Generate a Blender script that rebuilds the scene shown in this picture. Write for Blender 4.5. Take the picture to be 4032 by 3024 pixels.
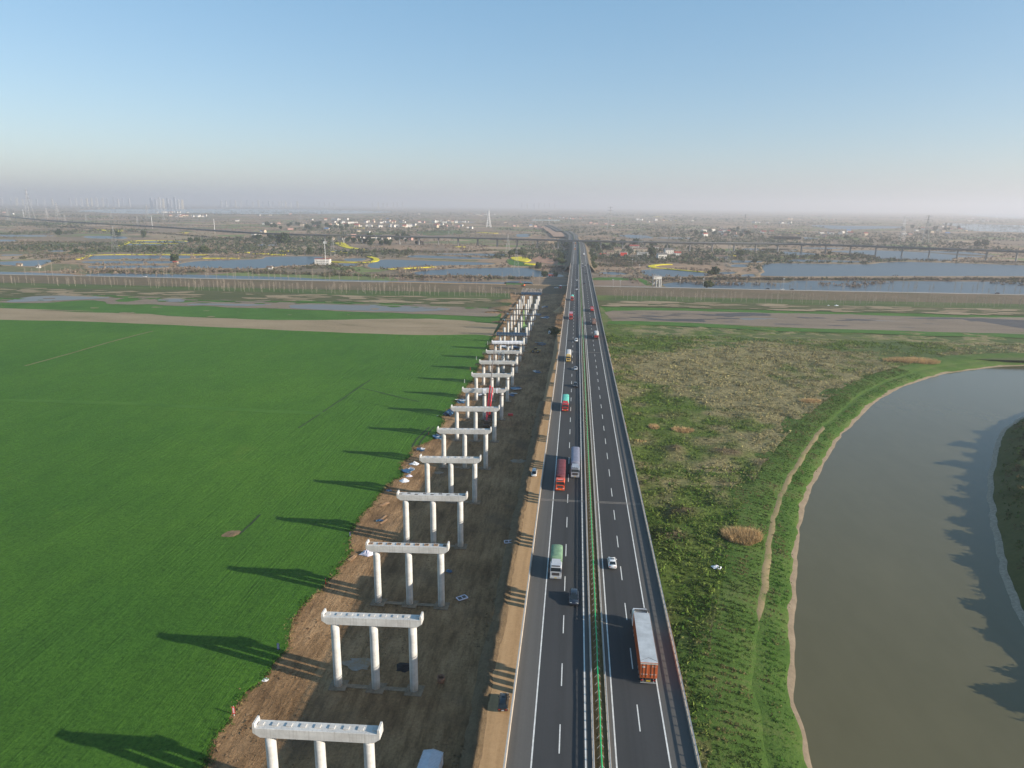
import bpy, bmesh, math, random
import numpy as np
from mathutils import Vector, Matrix
from mathutils.geometry import delaunay_2d_cdt
R = math.radians
for o in list(bpy.data.objects): bpy.data.objects.remove(o)
scene = bpy.context.scene
COL = scene.collection
# ---------------------------------------------------------------- camera
CAM_H = 91.5
yaw, pitch, roll = R(4.97), math.atan(703.5 / (0.6935 * 4032)), R(0.6)
fwd = Vector((-math.sin(yaw) * math.cos(pitch), math.cos(yaw) * math.cos(pitch), -math.sin(pitch)))
rgt = Vector((math.cos(yaw), math.sin(yaw), 0))
upv = rgt.cross(fwd)
r2 = rgt * math.cos(roll) + upv * math.sin(roll)
u2 = upv * math.cos(roll) - rgt * math.sin(roll)
cd = bpy.data.cameras.new('camera'); cam = bpy.data.objects.new('camera', cd); COL.objects.link(cam)
cd.sensor_width = 36; cd.lens = 0.6935 * 36; cd.clip_start = 0.5; cd.clip_end = 120000
M3 = Matrix((r2, u2, -fwd)).transposed().to_4x4(); M3.translation = (0, 0, CAM_H)
cam.matrix_world = M3
scene.camera = cam
# ---------------------------------------------------------------- sky, sun, exposure
SUN_EL, SUN_AZ = R(19.9), R(105.9)          # azimuth clockwise from +Y
w = bpy.data.worlds.new('World'); scene.world = w; w.use_nodes = True
nt = w.node_tree; nt.nodes.clear()
sky = nt.nodes.new('ShaderNodeTexSky'); sky.sky_type = 'NISHITA'; sky.sun_disc = False
sky.sun_elevation = SUN_EL; sky.sun_rotation = SUN_AZ
sky.air_density = 1.0; sky.dust_density = 0.8; sky.ozone_density = 2.5; sky.altitude = 50
bg = nt.nodes.new('ShaderNodeBackground'); bg.inputs['Strength'].default_value = 0.12
wo = nt.nodes.new('ShaderNodeOutputWorld')
# even veil over the whole sky: channels scaled, constant blue skylight added
def wmix(mode, a, col):
    m = nt.nodes.new('ShaderNodeMix'); m.data_type = 'RGBA'; m.blend_type = mode; m.inputs[0].default_value = 1.0
    nt.links.new(a, m.inputs[6]); m.inputs[7].default_value = (*col, 1); return m.outputs[2]
sky_grade = wmix('ADD', wmix('MULTIPLY', sky.outputs[0], (0.69, 0.57, 0.50)), (0.14, 0.82, 1.52))
nt.links.new(sky_grade, bg.inputs[0]); nt.links.new(bg.outputs[0], wo.inputs[0])
sd = bpy.data.lights.new('sun', 'SUN'); sun = bpy.data.objects.new('sun', sd); COL.objects.link(sun)
sd.energy = 4.6; sd.angle = R(0.53); sd.color = (1.0, 0.90, 0.76)
tosun = Vector((math.sin(SUN_AZ) * math.cos(SUN_EL), math.cos(SUN_AZ) * math.cos(SUN_EL), math.sin(SUN_EL)))
sun.rotation_euler = tosun.to_track_quat('Z', 'Y').to_euler(); sun.location = (200, -60, 200)
vs = scene.view_settings; vs.view_transform = 'Standard'; vs.look = 'None'; vs.gamma = 1; vs.use_curve_mapping = False
vs.exposure = 0.75
cy = scene.cycles
cy.use_denoising = True; cy.max_bounces = 5; cy.diffuse_bounces = 2; cy.glossy_bounces = 2; cy.volume_bounces = 1
cy.transparent_max_bounces = 8; cy.caustics_reflective = False; cy.caustics_refractive = False
# ---------------------------------------------------------------- helpers
rng = np.random.default_rng(7)
random.seed(7)
def ss(a, b, x):
    t = np.clip((np.asarray(x, float) - a) / (b - a), 0, 1); return t * t * (3 - 2 * t)
def tz(x, y): return -3.2 * ss(430, 620, y)
def dz(y):                                   # height of the highway deck along its length
    if y < 170: return 14.5
    if y < 230: return 14.5 - 0.0086 * (y - 170) ** 2 / 120
    return max(8.1, 14.5 - 0.0086 * (y - 200))
_perm = rng.permutation(4096)
_val = rng.random(4096)
def vnoise(x, y):
    x = np.asarray(x, float); y = np.asarray(y, float)
    xi = np.floor(x).astype(int); yi = np.floor(y).astype(int)
    fx = x - xi; fy = y - yi; fx = fx * fx * (3 - 2 * fx); fy = fy * fy * (3 - 2 * fy)
    def h(a, b): return _val[_perm[(a + _perm[b & 4095]) & 4095]]
    return (h(xi, yi) * (1 - fx) + h(xi + 1, yi) * fx) * (1 - fy) + (h(xi, yi + 1) * (1 - fx) + h(xi + 1, yi + 1) * fx) * fy
def fbm(x, y, s, o=4):
    r = 0; a = 0.5; t = 0
    for i in range(o):
        r = r + a * vnoise(np.asarray(x) / s + 17.3 * i, np.asarray(y) / s - 9.1 * i); t += a; a *= 0.5; s *= 0.5
    return r / t
def inpoly(x, y, poly):
    x = np.asarray(x, float); y = np.asarray(y, float); c = np.zeros(x.shape, bool)
    n = len(poly)
    for i in range(n):
        x1, y1 = poly[i]; x2, y2 = poly[(i + 1) % n]
        if y1 == y2: continue
        k = ((y1 > y) != (y2 > y)) & (x < (x2 - x1) * (y - y1) / (y2 - y1) + x1)
        c ^= k
    return c
def tag(o, label=None, cat=None, group=None, kind=None):
    if label: o['label'] = label
    if cat: o['category'] = cat
    if group: o['group'] = group
    if kind: o['kind'] = kind
    return o
def empty(name, loc=(0, 0, 0), rz=0, label=None, cat=None, group=None):
    o = bpy.data.objects.new(name, None); COL.objects.link(o); o.empty_display_size = 0.5
    o.location = loc; o.rotation_euler = (0, 0, rz)
    return tag(o, label, cat, group)
def link(name, me, parent=None, loc=(0, 0, 0), rz=0):
    o = bpy.data.objects.new(name, me); COL.objects.link(o); o.parent = parent
    o.location = loc; o.rotation_euler = (0, 0, rz)
    return o
def copy_tree(o, parent=None):
    c = o.copy(); COL.objects.link(c); c.parent = parent
    for ch in list(o.children): copy_tree(ch, c)
    return c
def ordn(i):
    w = ['first', 'second', 'third', 'fourth', 'fifth', 'sixth', 'seventh', 'eighth', 'ninth', 'tenth', 'eleventh', 'twelfth']
    if i <= 12: return w[i - 1]
    return '%d%s' % (i, 'th' if 10 < i % 100 < 20 else {1: 'st', 2: 'nd', 3: 'rd'}.get(i % 10, 'th'))
class MB:
    """collects shapes into one mesh"""
    def __init__(s): s.v = []; s.f = []; s.m = []; s.sm = []
    def add(s, vs, fs, mi=0, smooth=False):
        b = len(s.v); s.v += [tuple(p) for p in vs]
        for f in fs: s.f.append(tuple(b + i for i in f)); s.m.append(mi); s.sm.append(smooth)
        return s
    def box(s, x0, x1, y0, y1, z0, z1, tx=0, ty=0, mi=0):
        v = [(x0, y0, z0), (x1, y0, z0), (x1, y1, z0), (x0, y1, z0), (x0 + tx, y0 + ty, z1), (x1 - tx, y0 + ty, z1), (x1 - tx, y1 - ty, z1), (x0 + tx, y1 - ty, z1)]
        return s.add(v, [(3, 2, 1, 0), (4, 5, 6, 7), (0, 1, 5, 4), (1, 2, 6, 5), (2, 3, 7, 6), (3, 0, 4, 7)], mi)
    def bar(s, a, b, r, n=4, r2=None, mi=0, smooth=False, caps=True):
        a = Vector(a); b = Vector(b); d = (b - a).normalized(); r2 = r if r2 is None else r2
        q = Vector((0, 0, 1)) if abs(d.z) < 0.9 else Vector((1, 0, 0))
        e1 = d.cross(q).normalized(); e2 = d.cross(e1); vs = []
        for c, rr in ((a, r), (b, r2)):
            for i in range(n):
                t = 2 * math.pi * (i + 0.5) / n; vs.append(c + (e1 * math.cos(t) + e2 * math.sin(t)) * rr)
        fs = [(i, (i + 1) % n, n + (i + 1) % n, n + i) for i in range(n)]
        if caps: fs += [tuple(range(n - 1, -1, -1)), tuple(range(n, 2 * n))]
        return s.add(vs, fs, mi, smooth)
    def prism(s, pts, axis, a0, a1, mi=0):
        """extrude 2D outline; axis x: pts=(y,z); axis y: pts=(x,z); axis z: pts=(x,y)"""
        n = len(pts)
        def mk(p, a): return (a, p[0], p[1]) if axis == 'x' else ((p[0], a, p[1]) if axis == 'y' else (p[0], p[1], a))
        vs = [mk(p, a0) for p in pts] + [mk(p, a1) for p in pts]
        fs = [(i, (i + 1) % n, n + (i + 1) % n, n + i) for i in range(n)] + [tuple(range(n - 1, -1, -1)), tuple(range(n, 2 * n))]
        return s.add(vs, fs, mi)
    def loft(s, rings, mi=0, smooth=True, caps=True, closed=True):
        n = len(rings[0]); vs = [p for r in rings for p in r]; fs = []
        for k in range(len(rings) - 1):
            for i in range(n if closed else n - 1):
                j = (i + 1) % n; fs.append((k * n + i, k * n + j, (k + 1) * n + j, (k + 1) * n + i))
        if caps: fs += [tuple(range(n - 1, -1, -1)), tuple(range((len(rings) - 1) * n, len(rings) * n))]
        return s.add(vs, fs, mi, smooth)
    def mesh(s, name, mats):
        me = bpy.data.meshes.new(name); me.from_pydata(s.v, [], s.f)
        for m in (mats if isinstance(mats, (list, tuple)) else [mats]): me.materials.append(m)
        me.polygons.foreach_set('material_index', s.m); me.polygons.foreach_set('use_smooth', s.sm)
        bm = bmesh.new(); bm.from_mesh(me); bmesh.ops.recalc_face_normals(bm, faces=bm.faces); bm.to_mesh(me); bm.free()
        return me
    def build(s, name, mats, parent=None, loc=(0, 0, 0), rz=0):
        return link(name, s.mesh(name, mats), parent, loc, rz)
def mesh_np(name, v, f, mat, col=None, smooth=False):
    """v (n,3), f (m,k) arrays; col (n,3) per-vertex colour of the thing itself"""
    v = np.asarray(v, np.float32); f = np.asarray(f, np.int32); k = f.shape[1]
    me = bpy.data.meshes.new(name); me.vertices.add(len(v)); me.vertices.foreach_set('co', v.ravel())
    me.loops.add(f.size); me.loops.foreach_set('vertex_index', f.ravel())
    me.polygons.add(len(f)); me.polygons.foreach_set('loop_start', np.arange(0, f.size, k, dtype=np.int32))
    me.polygons.foreach_set('loop_total', np.full(len(f), k, np.int32))
    me.polygons.foreach_set('use_smooth', np.full(len(f), smooth))
    if col is not None:
        a = me.color_attributes.new('tint', 'FLOAT_COLOR', 'POINT')
        a.data.foreach_set('color', np.c_[np.asarray(col, np.float32), np.ones(len(v), np.float32)].astype(np.float32).ravel())
    me.update(calc_edges=True); me.validate()
    me.materials.append(mat)
    return me
def smooth_line(pts, step, closed=False):
    """Catmull-Rom resample of a 2D polyline"""
    p = [np.array(q, float) for q in pts]; out = []
    n = len(p); seg = n if closed else n - 1
    for i in range(seg):
        if closed: a, b, c, d = p[(i - 1) % n], p[i], p[(i + 1) % n], p[(i + 2) % n]
        else: a, b, c, d = p[max(i - 1, 0)], p[i], p[i + 1], p[min(i + 2, n - 1)]
        m = max(1, int(np.linalg.norm(c - b) / step))
        for k in range(m):
            t = k / m
            out.append(0.5 * ((2 * b) + (-a + c) * t + (2 * a - 5 * b + 4 * c - d) * t * t + (-a + 3 * b - 3 * c + d) * t ** 3))
    if not closed: out.append(p[-1])
    return np.array(out)
def wob(line, amp, s, seed=0.0):
    """uneven natural outline"""
    l = np.asarray(line, float)
    return np.c_[l[:, 0] + amp * 2 * (fbm(l[:, 0] + seed, l[:, 1], s, 3) - .5), l[:, 1] + amp * 2 * (fbm(l[:, 0] - 311 + seed, l[:, 1] + 77, s, 3) - .5)]
def sheet(name, poly, zf, mat, spacing=None, kind='structure', skirt=0, parent=None, tintf=None, smooth=True):
    """a sheet of ground with a clean outline; zf(x,y) gives its height"""
    poly = np.asarray(poly, float); n = len(poly)
    pts = [Vector(p) for p in poly]; edges = [(i, (i + 1) % n) for i in range(n)]
    if spacing:
        lo = poly.min(0); hi = poly.max(0)
        gx, gy = np.meshgrid(np.arange(lo[0], hi[0], spacing), np.arange(lo[1], hi[1], spacing))
        gx = gx.ravel() + rng.uniform(-.3, .3, gx.size) * spacing; gy = gy.ravel() + rng.uniform(-.3, .3, gy.size) * spacing
        k = inpoly(gx, gy, poly); pts += [Vector((a, b)) for a, b in zip(gx[k], gy[k])]
    vs, _, fs, _, _, _ = delaunay_2d_cdt(pts, edges, [list(range(n))], 1, 1e-4)
    v = np.array([(p.x, p.y) for p in vs]); z = np.asarray(zf(v[:, 0], v[:, 1]), float) * np.ones(len(v))
    V = np.c_[v, z]; F = [list(t) for t in fs]
    V = list(map(tuple, V))
    if skirt:
        b = len(V)
        zz = np.asarray(zf(poly[:, 0], poly[:, 1]), float) * np.ones(n)
        for i in range(n): V.append((poly[i, 0], poly[i, 1], zz[i])); V.append((poly[i, 0], poly[i, 1], zz[i] - skirt))
        for i in range(n):
            j = (i + 1) % n; F.append([b + 2 * i, b + 2 * i + 1, b + 2 * j + 1, b + 2 * j])
    me = bpy.data.meshes.new(name); me.from_pydata(V, [], F)
    bm = bmesh.new(); bm.from_mesh(me); bmesh.ops.recalc_face_normals(bm, faces=bm.faces)
    if sum(f_.normal.z for f_ in bm.faces) < 0: bmesh.ops.reverse_faces(bm, faces=bm.faces)
    bm.to_mesh(me); bm.free()
    if tintf is not None:
        c = tintf(np.array([p[0] for p in V]), np.array([p[1] for p in V]))
        a = me.color_attributes.new('tint', 'FLOAT_COLOR', 'POINT'); a.data.foreach_set('color', np.c_[c, np.ones(len(V))].astype(np.float32).ravel())
    me.polygons.foreach_set('use_smooth', [smooth] * len(me.polygons))
    me.materials.append(mat)
    return tag(link(name, me, parent), kind=kind)
def normals2(l):
    t = np.gradient(l, axis=0); k = min(15, len(l) // 3 * 2 + 1); ker = np.hanning(k + 2)[1:-1]; ker /= ker.sum()
    if len(l) > 8:
        tp = np.pad(t, ((k // 2, k // 2), (0, 0)), mode='edge'); t = np.c_[np.convolve(tp[:, 0], ker, 'valid'), np.convolve(tp[:, 1], ker, 'valid')][:len(l)]
    t = t / np.linalg.norm(t, axis=1)[:, None]; return np.c_[t[:, 1], -t[:, 0]]
def ribbon(line, w0, w1=None, z=0.0, zf=None):
    """strip polygon along a polyline: offsets w0 (right) .. w1 (left)"""
    l = np.asarray(line, float); w1 = -w0 if w1 is None else w1
    nrm = normals2(l)
    return l + nrm * w0, l + nrm * w1
def strip(name, line, offs, mat, parent=None, kind=None, smooth=True):
    """loft along a 2D line; offs = [(offset to the right, z or f(x,y))]"""
    l = np.asarray(line, float); nrm = normals2(l)
    V = []
    for o, z in offs:
        if isinstance(o, tuple): p = l + nrm * (o[0] + o[1] * 2 * (fbm(l[:, 0], l[:, 1], o[2], 3) - .5))[:, None]
        else: p = l + nrm * o
        zz = z(p[:, 0], p[:, 1]) if callable(z) else np.full(len(l), z)
        V.append(np.c_[p, zz])
    n = len(l); V = np.concatenate(V); F = []
    for k in range(len(offs) - 1):
        i = np.arange(n - 1); F.append(np.c_[k * n + i, k * n + i + 1, (k + 1) * n + i + 1, (k + 1) * n + i])
    me = mesh_np(name, V, np.concatenate(F), mat, smooth=smooth)
    bm = bmesh.new(); bm.from_mesh(me); bmesh.ops.recalc_face_normals(bm, faces=bm.faces)
    if sum(f_.normal.z for f_ in bm.faces) < 0: bmesh.ops.reverse_faces(bm, faces=bm.faces)
    bm.to_mesh(me); bm.free()
    return tag(link(name, me, parent), kind=kind)
# ---------------------------------------------------------------- materials
def nodes(name):
    m = bpy.data.materials.new(name); m.use_nodes = True; t = m.node_tree
    return m, t, t.nodes['Principled BSDF'], t.nodes, t.links
def noise(t, scale, detail=4, rough=0.6, stretch=None, coord='Object'):
    N, L = t.nodes, t.links
    tc = N.new('ShaderNodeTexCoord'); n = N.new('ShaderNodeTexNoise'); n.inputs['Scale'].default_value = scale
    n.inputs['Detail'].default_value = detail; n.inputs['Roughness'].default_value = rough
    if stretch:
        mp = N.new('ShaderNodeMapping'); mp.inputs['Scale'].default_value = stretch
        L.new(tc.outputs[coord], mp.inputs[0]); L.new(mp.outputs[0], n.inputs['Vector'])
    else: L.new(tc.outputs[coord], n.inputs['Vector'])
    return n.outputs['Fac']
def ramp(t, fac, stops):
    r = t.nodes.new('ShaderNodeValToRGB'); e = r.color_ramp.elements
    while len(e) < len(stops): e.new(0.5)
    for k, (p, c) in enumerate(stops): e[k].position = p; e[k].color = (*c, 1)
    t.links.new(fac, r.inputs[0]); return r.outputs[0]
def mixc(t, fac, a, b, mode='MIX'):
    m = t.nodes.new('ShaderNodeMix'); m.data_type = 'RGBA'; m.blend_type = mode
    for i, v in ((0, fac), (6, a), (7, b)):
        if isinstance(v, (int, float)): m.inputs[i].default_value = v
        elif isinstance(v, tuple): m.inputs[i].default_value = (*v, 1)
        else: t.links.new(v, m.inputs[i])
    return m.outputs[2]
def bumpit(t, p, h, strength, dist):
    b = t.nodes.new('ShaderNodeBump'); b.inputs['Strength'].default_value = strength; b.inputs['Distance'].default_value = dist
    t.links.new(h, b.inputs['Height']); t.links.new(b.outputs[0], p.inputs['Normal'])
def flat(name, c, rough=0.6, metal=0.0, var=0.12, scale=1.5, spec=0.4):
    """plain painted or bare surface with slight dirt variation"""
    m, t, p, N, L = nodes(name)
    f = noise(t, scale, 5, 0.65)
    d = tuple(x * (1 - var * 1.6) for x in c); l = tuple(min(1, x * (1 + var)) for x in c)
    L.new(ramp(t, f, [(0.3, d), (0.7, l)]), p.inputs['Base Color'])
    p.inputs['Roughness'].default_value = rough; p.inputs['Metallic'].default_value = metal
    p.inputs['Specular IOR Level'].default_value = spec
    return m
def earth(name, stops, s1, s2, stretch=None, bump=0.0, bs=1.0, bd=0.2, rough=0.95, mixf=0.45, coarse=None):
    """natural ground: two noise scales over a colour ramp, plus fine relief"""
    m, t, p, N, L = nodes(name)
    a = noise(t, s1, 5, 0.6, stretch); b = noise(t, s2, 6, 0.7)
    ma = N.new('ShaderNodeMix'); ma.data_type = 'FLOAT'; ma.inputs[0].default_value = mixf
    L.new(a, ma.inputs[2]); L.new(b, ma.inputs[3])
    c = ramp(t, ma.outputs[0], stops)
    if coarse:
        f = noise(t, coarse[0], 4, 0.55); g = ramp(t, f, [(coarse[3], (0, 0, 0)), (coarse[4], (1, 1, 1))])
        c2 = mixc(t, coarse[2], c, coarse[1]); c = mixc(t, g, c, c2)
    L.new(c, p.inputs['Base Color']); p.inputs['Roughness'].default_value = rough; p.inputs['Specular IOR Level'].default_value = 0.15
    if bump: bumpit(t, p, noise(t, bs, 6, 0.75), bump, bd)
    return m
def tinted(name, rough=0.9, amount=0.25, scale=2.0, translucent=0.0):
    """colour carried per clump by the mesh"""
    m, t, p, N, L = nodes(name)
    a = N.new('ShaderNodeAttribute'); a.attribute_name = 'tint'
    f = ramp(t, noise(t, scale, 4), [(0.25, (1 - amount,) * 3), (0.75, (1 + amount * .6,) * 3)])
    L.new(mixc(t, 1.0, a.outputs['Color'], f, 'MULTIPLY'), p.inputs['Base Color'])
    p.inputs['Roughness'].default_value = rough; p.inputs['Specular IOR Level'].default_value = 0.15
    if translucent:
        tr = N.new('ShaderNodeBsdfTranslucent'); mx = N.new('ShaderNodeMixShader'); mx.inputs[0].default_value = translucent
        L.new(a.outputs['Color'], tr.inputs[0]); out = N['Material Output']
        L.new(p.outputs[0], mx.inputs[1]); L.new(tr.outputs[0], mx.inputs[2]); L.new(mx.outputs[0], out.inputs[0])
    return m
def water(name, c, rough, bs, bstr=0.15, spec=0.5):
    m, t, p, N, L = nodes(name); p.inputs['Specular IOR Level'].default_value = spec
    p.inputs['Base Color'].default_value = (*c, 1); p.inputs['Roughness'].default_value = rough; p.inputs['IOR'].default_value = 1.33
    bumpit(t, p, noise(t, bs, 4, 0.6, (1, 2.2, 1)), bstr, 0.05)
    return m
# ================================================================ SETTING
def wheat_mat():
    m, t, p, N, L = nodes('young_wheat')
    fine = noise(t, 1.5, 6, 0.8); rows = noise(t, 1.0, 4, 0.65, (1.5, 0.035, 1)); mid_ = noise(t, 0.11, 5, 0.65, (1.3, .5, 1)); big = noise(t, 0.011, 4, 0.55)
    c = ramp(t, fine, [(0.30, (0.016, 0.056, 0.006)), (0.48, (0.049, 0.138, 0.013)), (0.68, (0.084, 0.200, 0.024))])
    c = mixc(t, 1.0, c, ramp(t, rows, [(0.28, (0.72, 0.75, 0.70)), (0.40, (1, 1, 1)), (0.7, (1.05, 1.04, 1.02))]), 'MULTIPLY')
    c = mixc(t, ramp(t, noise(t, .035, 5, .7), [(.62, (0, 0, 0)), (.72, (.35, .35, .35))]), c, (0.12, 0.20, 0.03))
    c = mixc(t, 1.0, c, ramp(t, mid_, [(0.3, (0.86, 0.88, 0.86)), (0.7, (1.10, 1.08, 1.06))]), 'MULTIPLY')
    c = mixc(t, 1.0, c, ramp(t, big, [(0.35, (0.86, 0.92, 0.88)), (0.65, (1.22, 1.12, 1.05))]), 'MULTIPLY')
    L.new(c, p.inputs['Base Color']); p.inputs['Roughness'].default_value = .9; p.inputs['Specular IOR Level'].default_value = .15
    ad = N.new('ShaderNodeMath'); ad.operation = 'ADD'; L.new(fine, ad.inputs[0]); L.new(rows, ad.inputs[1])
    bumpit(t, p, ad.outputs[0], 1.0, 0.7)
    return m
m_wheat = wheat_mat()
def soil_mat():
    m, t, p, N, L = nodes('trampled_soil')
    fine = noise(t, 1.6, 6, 0.75); ruts = noise(t, 1.0, 6, 0.75, (0.75, 0.10, 1)); mid_ = noise(t, 0.10, 5, 0.7, (1.2, .5, 1)); big = noise(t, 0.035, 4, .6)
    c = ramp(t, mid_, [(0.28, (0.130, 0.076, 0.038)), (0.5, (0.300, 0.184, 0.094)), (0.72, (0.445, 0.285, 0.155))])
    c = mixc(t, 1.0, c, ramp(t, ruts, [(0.34, (0.60, 0.58, 0.55)), (0.52, (1, 1, 1)), (0.72, (1.22, 1.2, 1.16))]), 'MULTIPLY')
    c = mixc(t, 1.0, c, ramp(t, fine, [(0.3, (0.68, 0.67, 0.65)), (0.7, (1.22, 1.2, 1.18))]), 'MULTIPLY')
    c = mixc(t, ramp(t, big, [(0.55, (0, 0, 0)), (0.68, (.7, .7, .7))]), c, (0.13, 0.088, 0.055))
    L.new(c, p.inputs['Base Color']); p.inputs['Roughness'].default_value = .95; p.inputs['Specular IOR Level'].default_value = .12
    ad = N.new('ShaderNodeMath'); ad.operation = 'ADD'; L.new(fine, ad.inputs[0]); L.new(ruts, ad.inputs[1])
    bumpit(t, p, ad.outputs[0], 1.0, 0.45)
    return m
m_soil = soil_mat()
m_haul = earth('graded_haul_soil', [(0.28, (0.29, 0.185, 0.095)), (0.5, (0.43, 0.280, 0.150)), (0.75, (0.54, 0.365, 0.205))], 0.5, 1.6, (1.4, 0.06, 1), 0.35, 1.6, 0.12, mixf=0.4)
m_bank = earth('loose_soil', [(0.3, (0.13, 0.088, 0.05)), (0.55, (0.235, 0.165, 0.095)), (0.75, (0.30, 0.22, 0.13))], 0.5, 2.5, None, 1.0, 2.0, 0.5)
m_flood = earth('floodplain_grass', [(0.30, (0.040, 0.072, 0.018)), (0.5, (0.075, 0.110, 0.028)), (0.7, (0.15, 0.135, 0.065))], 0.02, 0.25, (0.6, 1.8, 1), 0.8, 0.6, 0.5, mixf=0.4)
m_darkflood = earth('dark_reed_grass', [(0.30, (0.050, 0.066, 0.022)), (0.5, (0.085, 0.092, 0.034)), (0.72, (0.15, 0.125, 0.07))], 0.03, 0.3, (0.5, 1.8, 1), 0.8, 0.6, 0.5)
m_green = earth('lush_grass', [(0.3, (0.035, 0.090, 0.012)), (0.55, (0.062, 0.150, 0.020)), (0.75, (0.10, 0.175, 0.035))], 0.04, 0.6, None, 0.8, 1.5, 0.4)
m_dry = earth('dry_straw_grass', [(0.28, (0.15, 0.135, 0.065)), (0.45, (0.27, 0.205, 0.125)), (0.75, (0.37, 0.285, 0.185))], 0.03, 0.5, (0.6, 1.5, 1), 0.6, 0.8, 0.3)
m_meadow = earth('rough_meadow', [(0.30, (0.045, 0.082, 0.016)), (0.5, (0.075, 0.115, 0.028)), (0.7, (0.17, 0.145, 0.075))], 0.018, 0.5, None, 1.0, 1.3, 0.5, mixf=0.35)
m_bankgrass = earth('river_bank_grass', [(0.3, (0.034, 0.080, 0.012)), (0.5, (0.070, 0.128, 0.022)), (0.72, (0.14, 0.145, 0.055))], 0.08, 1.1, None, 1.0, 1.4, 0.4)
m_darkbank = earth('shaded_bank_scrub', [(0.3, (0.045, 0.065, 0.018)), (0.55, (0.085, 0.10, 0.03)), (0.75, (0.15, 0.12, 0.07))], 0.1, 0.9, None, 1.0, 1.4, 0.4)
m_mud = earth('bare_mud', [(0.3, (0.15, 0.118, 0.085)), (0.55, (0.225, 0.176, 0.128)), (0.75, (0.30, 0.235, 0.17))], 0.03, 0.4, (0.5, 2, 1), 0.3, 0.8, 0.15)
m_wetmud = earth('wet_mud', [(0.3, (0.055, 0.046, 0.040)), (0.55, (0.085, 0.072, 0.062)), (0.75, (0.12, 0.10, 0.085))], 0.03, 0.4, (0.5, 2, 1), 0.2, 0.8, 0.1, rough=0.55)
m_shore = earth('shore_mud', [(0.3, (0.18, 0.135, 0.088)), (0.55, (0.28, 0.215, 0.145)), (0.75, (0.38, 0.30, 0.21))], 0.3, 2.2, None, 0.7, 2.5, 0.15)
m_path = earth('foot_path', [(0.38, (0.085, 0.13, 0.03)), (0.47, (0.20, 0.16, 0.085)), (0.75, (0.27, 0.21, 0.12))], 0.12, 1.8, None, 0.4, 2.5, 0.1)
m_river = water('muddy_river_water', (0.098, 0.092, 0.054), 0.14, 0.35, 0.22, 0.30)
t = m_river.node_tree; t.links.new(mixc(t, .6, ramp(t, noise(t, .02, 5, .6, (1, .45, 1)), [(.3, (.098, .088, .047)), (.7, (.124, .111, .061))]), ramp(t, noise(t, .12, 5, .65, (1, .4, 1)), [(.35, (.100, .090, .048)), (.7, (.120, .107, .059))])), t.nodes['Principled BSDF'].inputs['Base Color'])
m_pond = water('pond_water', (0.020, 0.036, 0.052), 0.28, 0.12, 0.3, 0.36)
m_shallow = water('shallow_puddle_water', (0.135, 0.122, 0.105), 0.3, 0.2, 0.15, 0.16)
m_rape = earth('rapeseed_bloom', [(0.3, (0.36, 0.30, 0.02)), (0.5, (0.62, 0.52, 0.03)), (0.75, (0.75, 0.66, 0.05))], 0.05, 0.5, None, 0.6, 0.8, 0.5)
m_levee = earth('levee_slope', [(0.3, (0.075, 0.082, 0.036)), (0.5, (0.145, 0.110, 0.070)), (0.75, (0.20, 0.145, 0.092))], 0.025, 0.3, (0.6, 1.6, 1), 0.7, 0.5, 0.4)
m_leveeroad = earth('pale_levee_road', [(0.3, (0.33, 0.29, 0.24)), (0.6, (0.42, 0.38, 0.33))], 0.1, 0.8)
m_orch = earth('plough_field', [(0.3, (0.17, 0.125, 0.09)), (0.55, (0.23, 0.165, 0.12)), (0.75, (0.28, 0.21, 0.15))], 0.03, 0.3, None, 0.5, 0.6, 0.3)

# countryside: parcels of fallow, scrub and young crop
def countryside():
    m, t, p, N, L = nodes('countryside')
    tc = N.new('ShaderNodeTexCoord')
    wn = N.new('ShaderNodeTexNoise'); wn.inputs['Scale'].default_value = 0.006; wn.inputs['Detail'].default_value = 3
    L.new(tc.outputs['Object'], wn.inputs['Vector'])
    vm = N.new('ShaderNodeVectorMath'); vm.operation = 'MULTIPLY_ADD'; vm.inputs[1].default_value = (120, 120, 0)
    L.new(wn.outputs['Color'], vm.inputs[0]); L.new(tc.outputs['Object'], vm.inputs[2])
    vo = N.new('ShaderNodeTexVoronoi'); vo.inputs['Scale'].default_value = 0.0085
    L.new(vm.outputs[0], vo.inputs['Vector'])
    sp = N.new('ShaderNodeSeparateColor'); L.new(vo.outputs['Color'], sp.inputs[0])
    c = ramp(t, sp.outputs[0], [(0.0, (0.20, 0.150, 0.105)), (0.18, (0.275, 0.190, 0.125)), (0.36, (0.165, 0.132, 0.088)), (0.52, (0.315, 0.230, 0.155)), (0.66, (0.145, 0.140, 0.070)), (0.78, (0.22, 0.165, 0.115)), (0.90, (0.145, 0.175, 0.065))])
    for n in N:
        if n.type == 'VALTORGB': n.color_ramp.interpolation = 'CONSTANT'
    f = ramp(t, noise(t, 0.05, 6, 0.75), [(0.3, (0.65, 0.65, 0.65)), (0.7, (1.5, 1.45, 1.4))])
    L.new(mixc(t, 1.0, c, f, 'MULTIPLY'), p.inputs['Base Color']); p.inputs['Roughness'].default_value = 0.95; p.inputs['Specular IOR Level'].default_value = 0.1
    return m
m_land = countryside()

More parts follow.
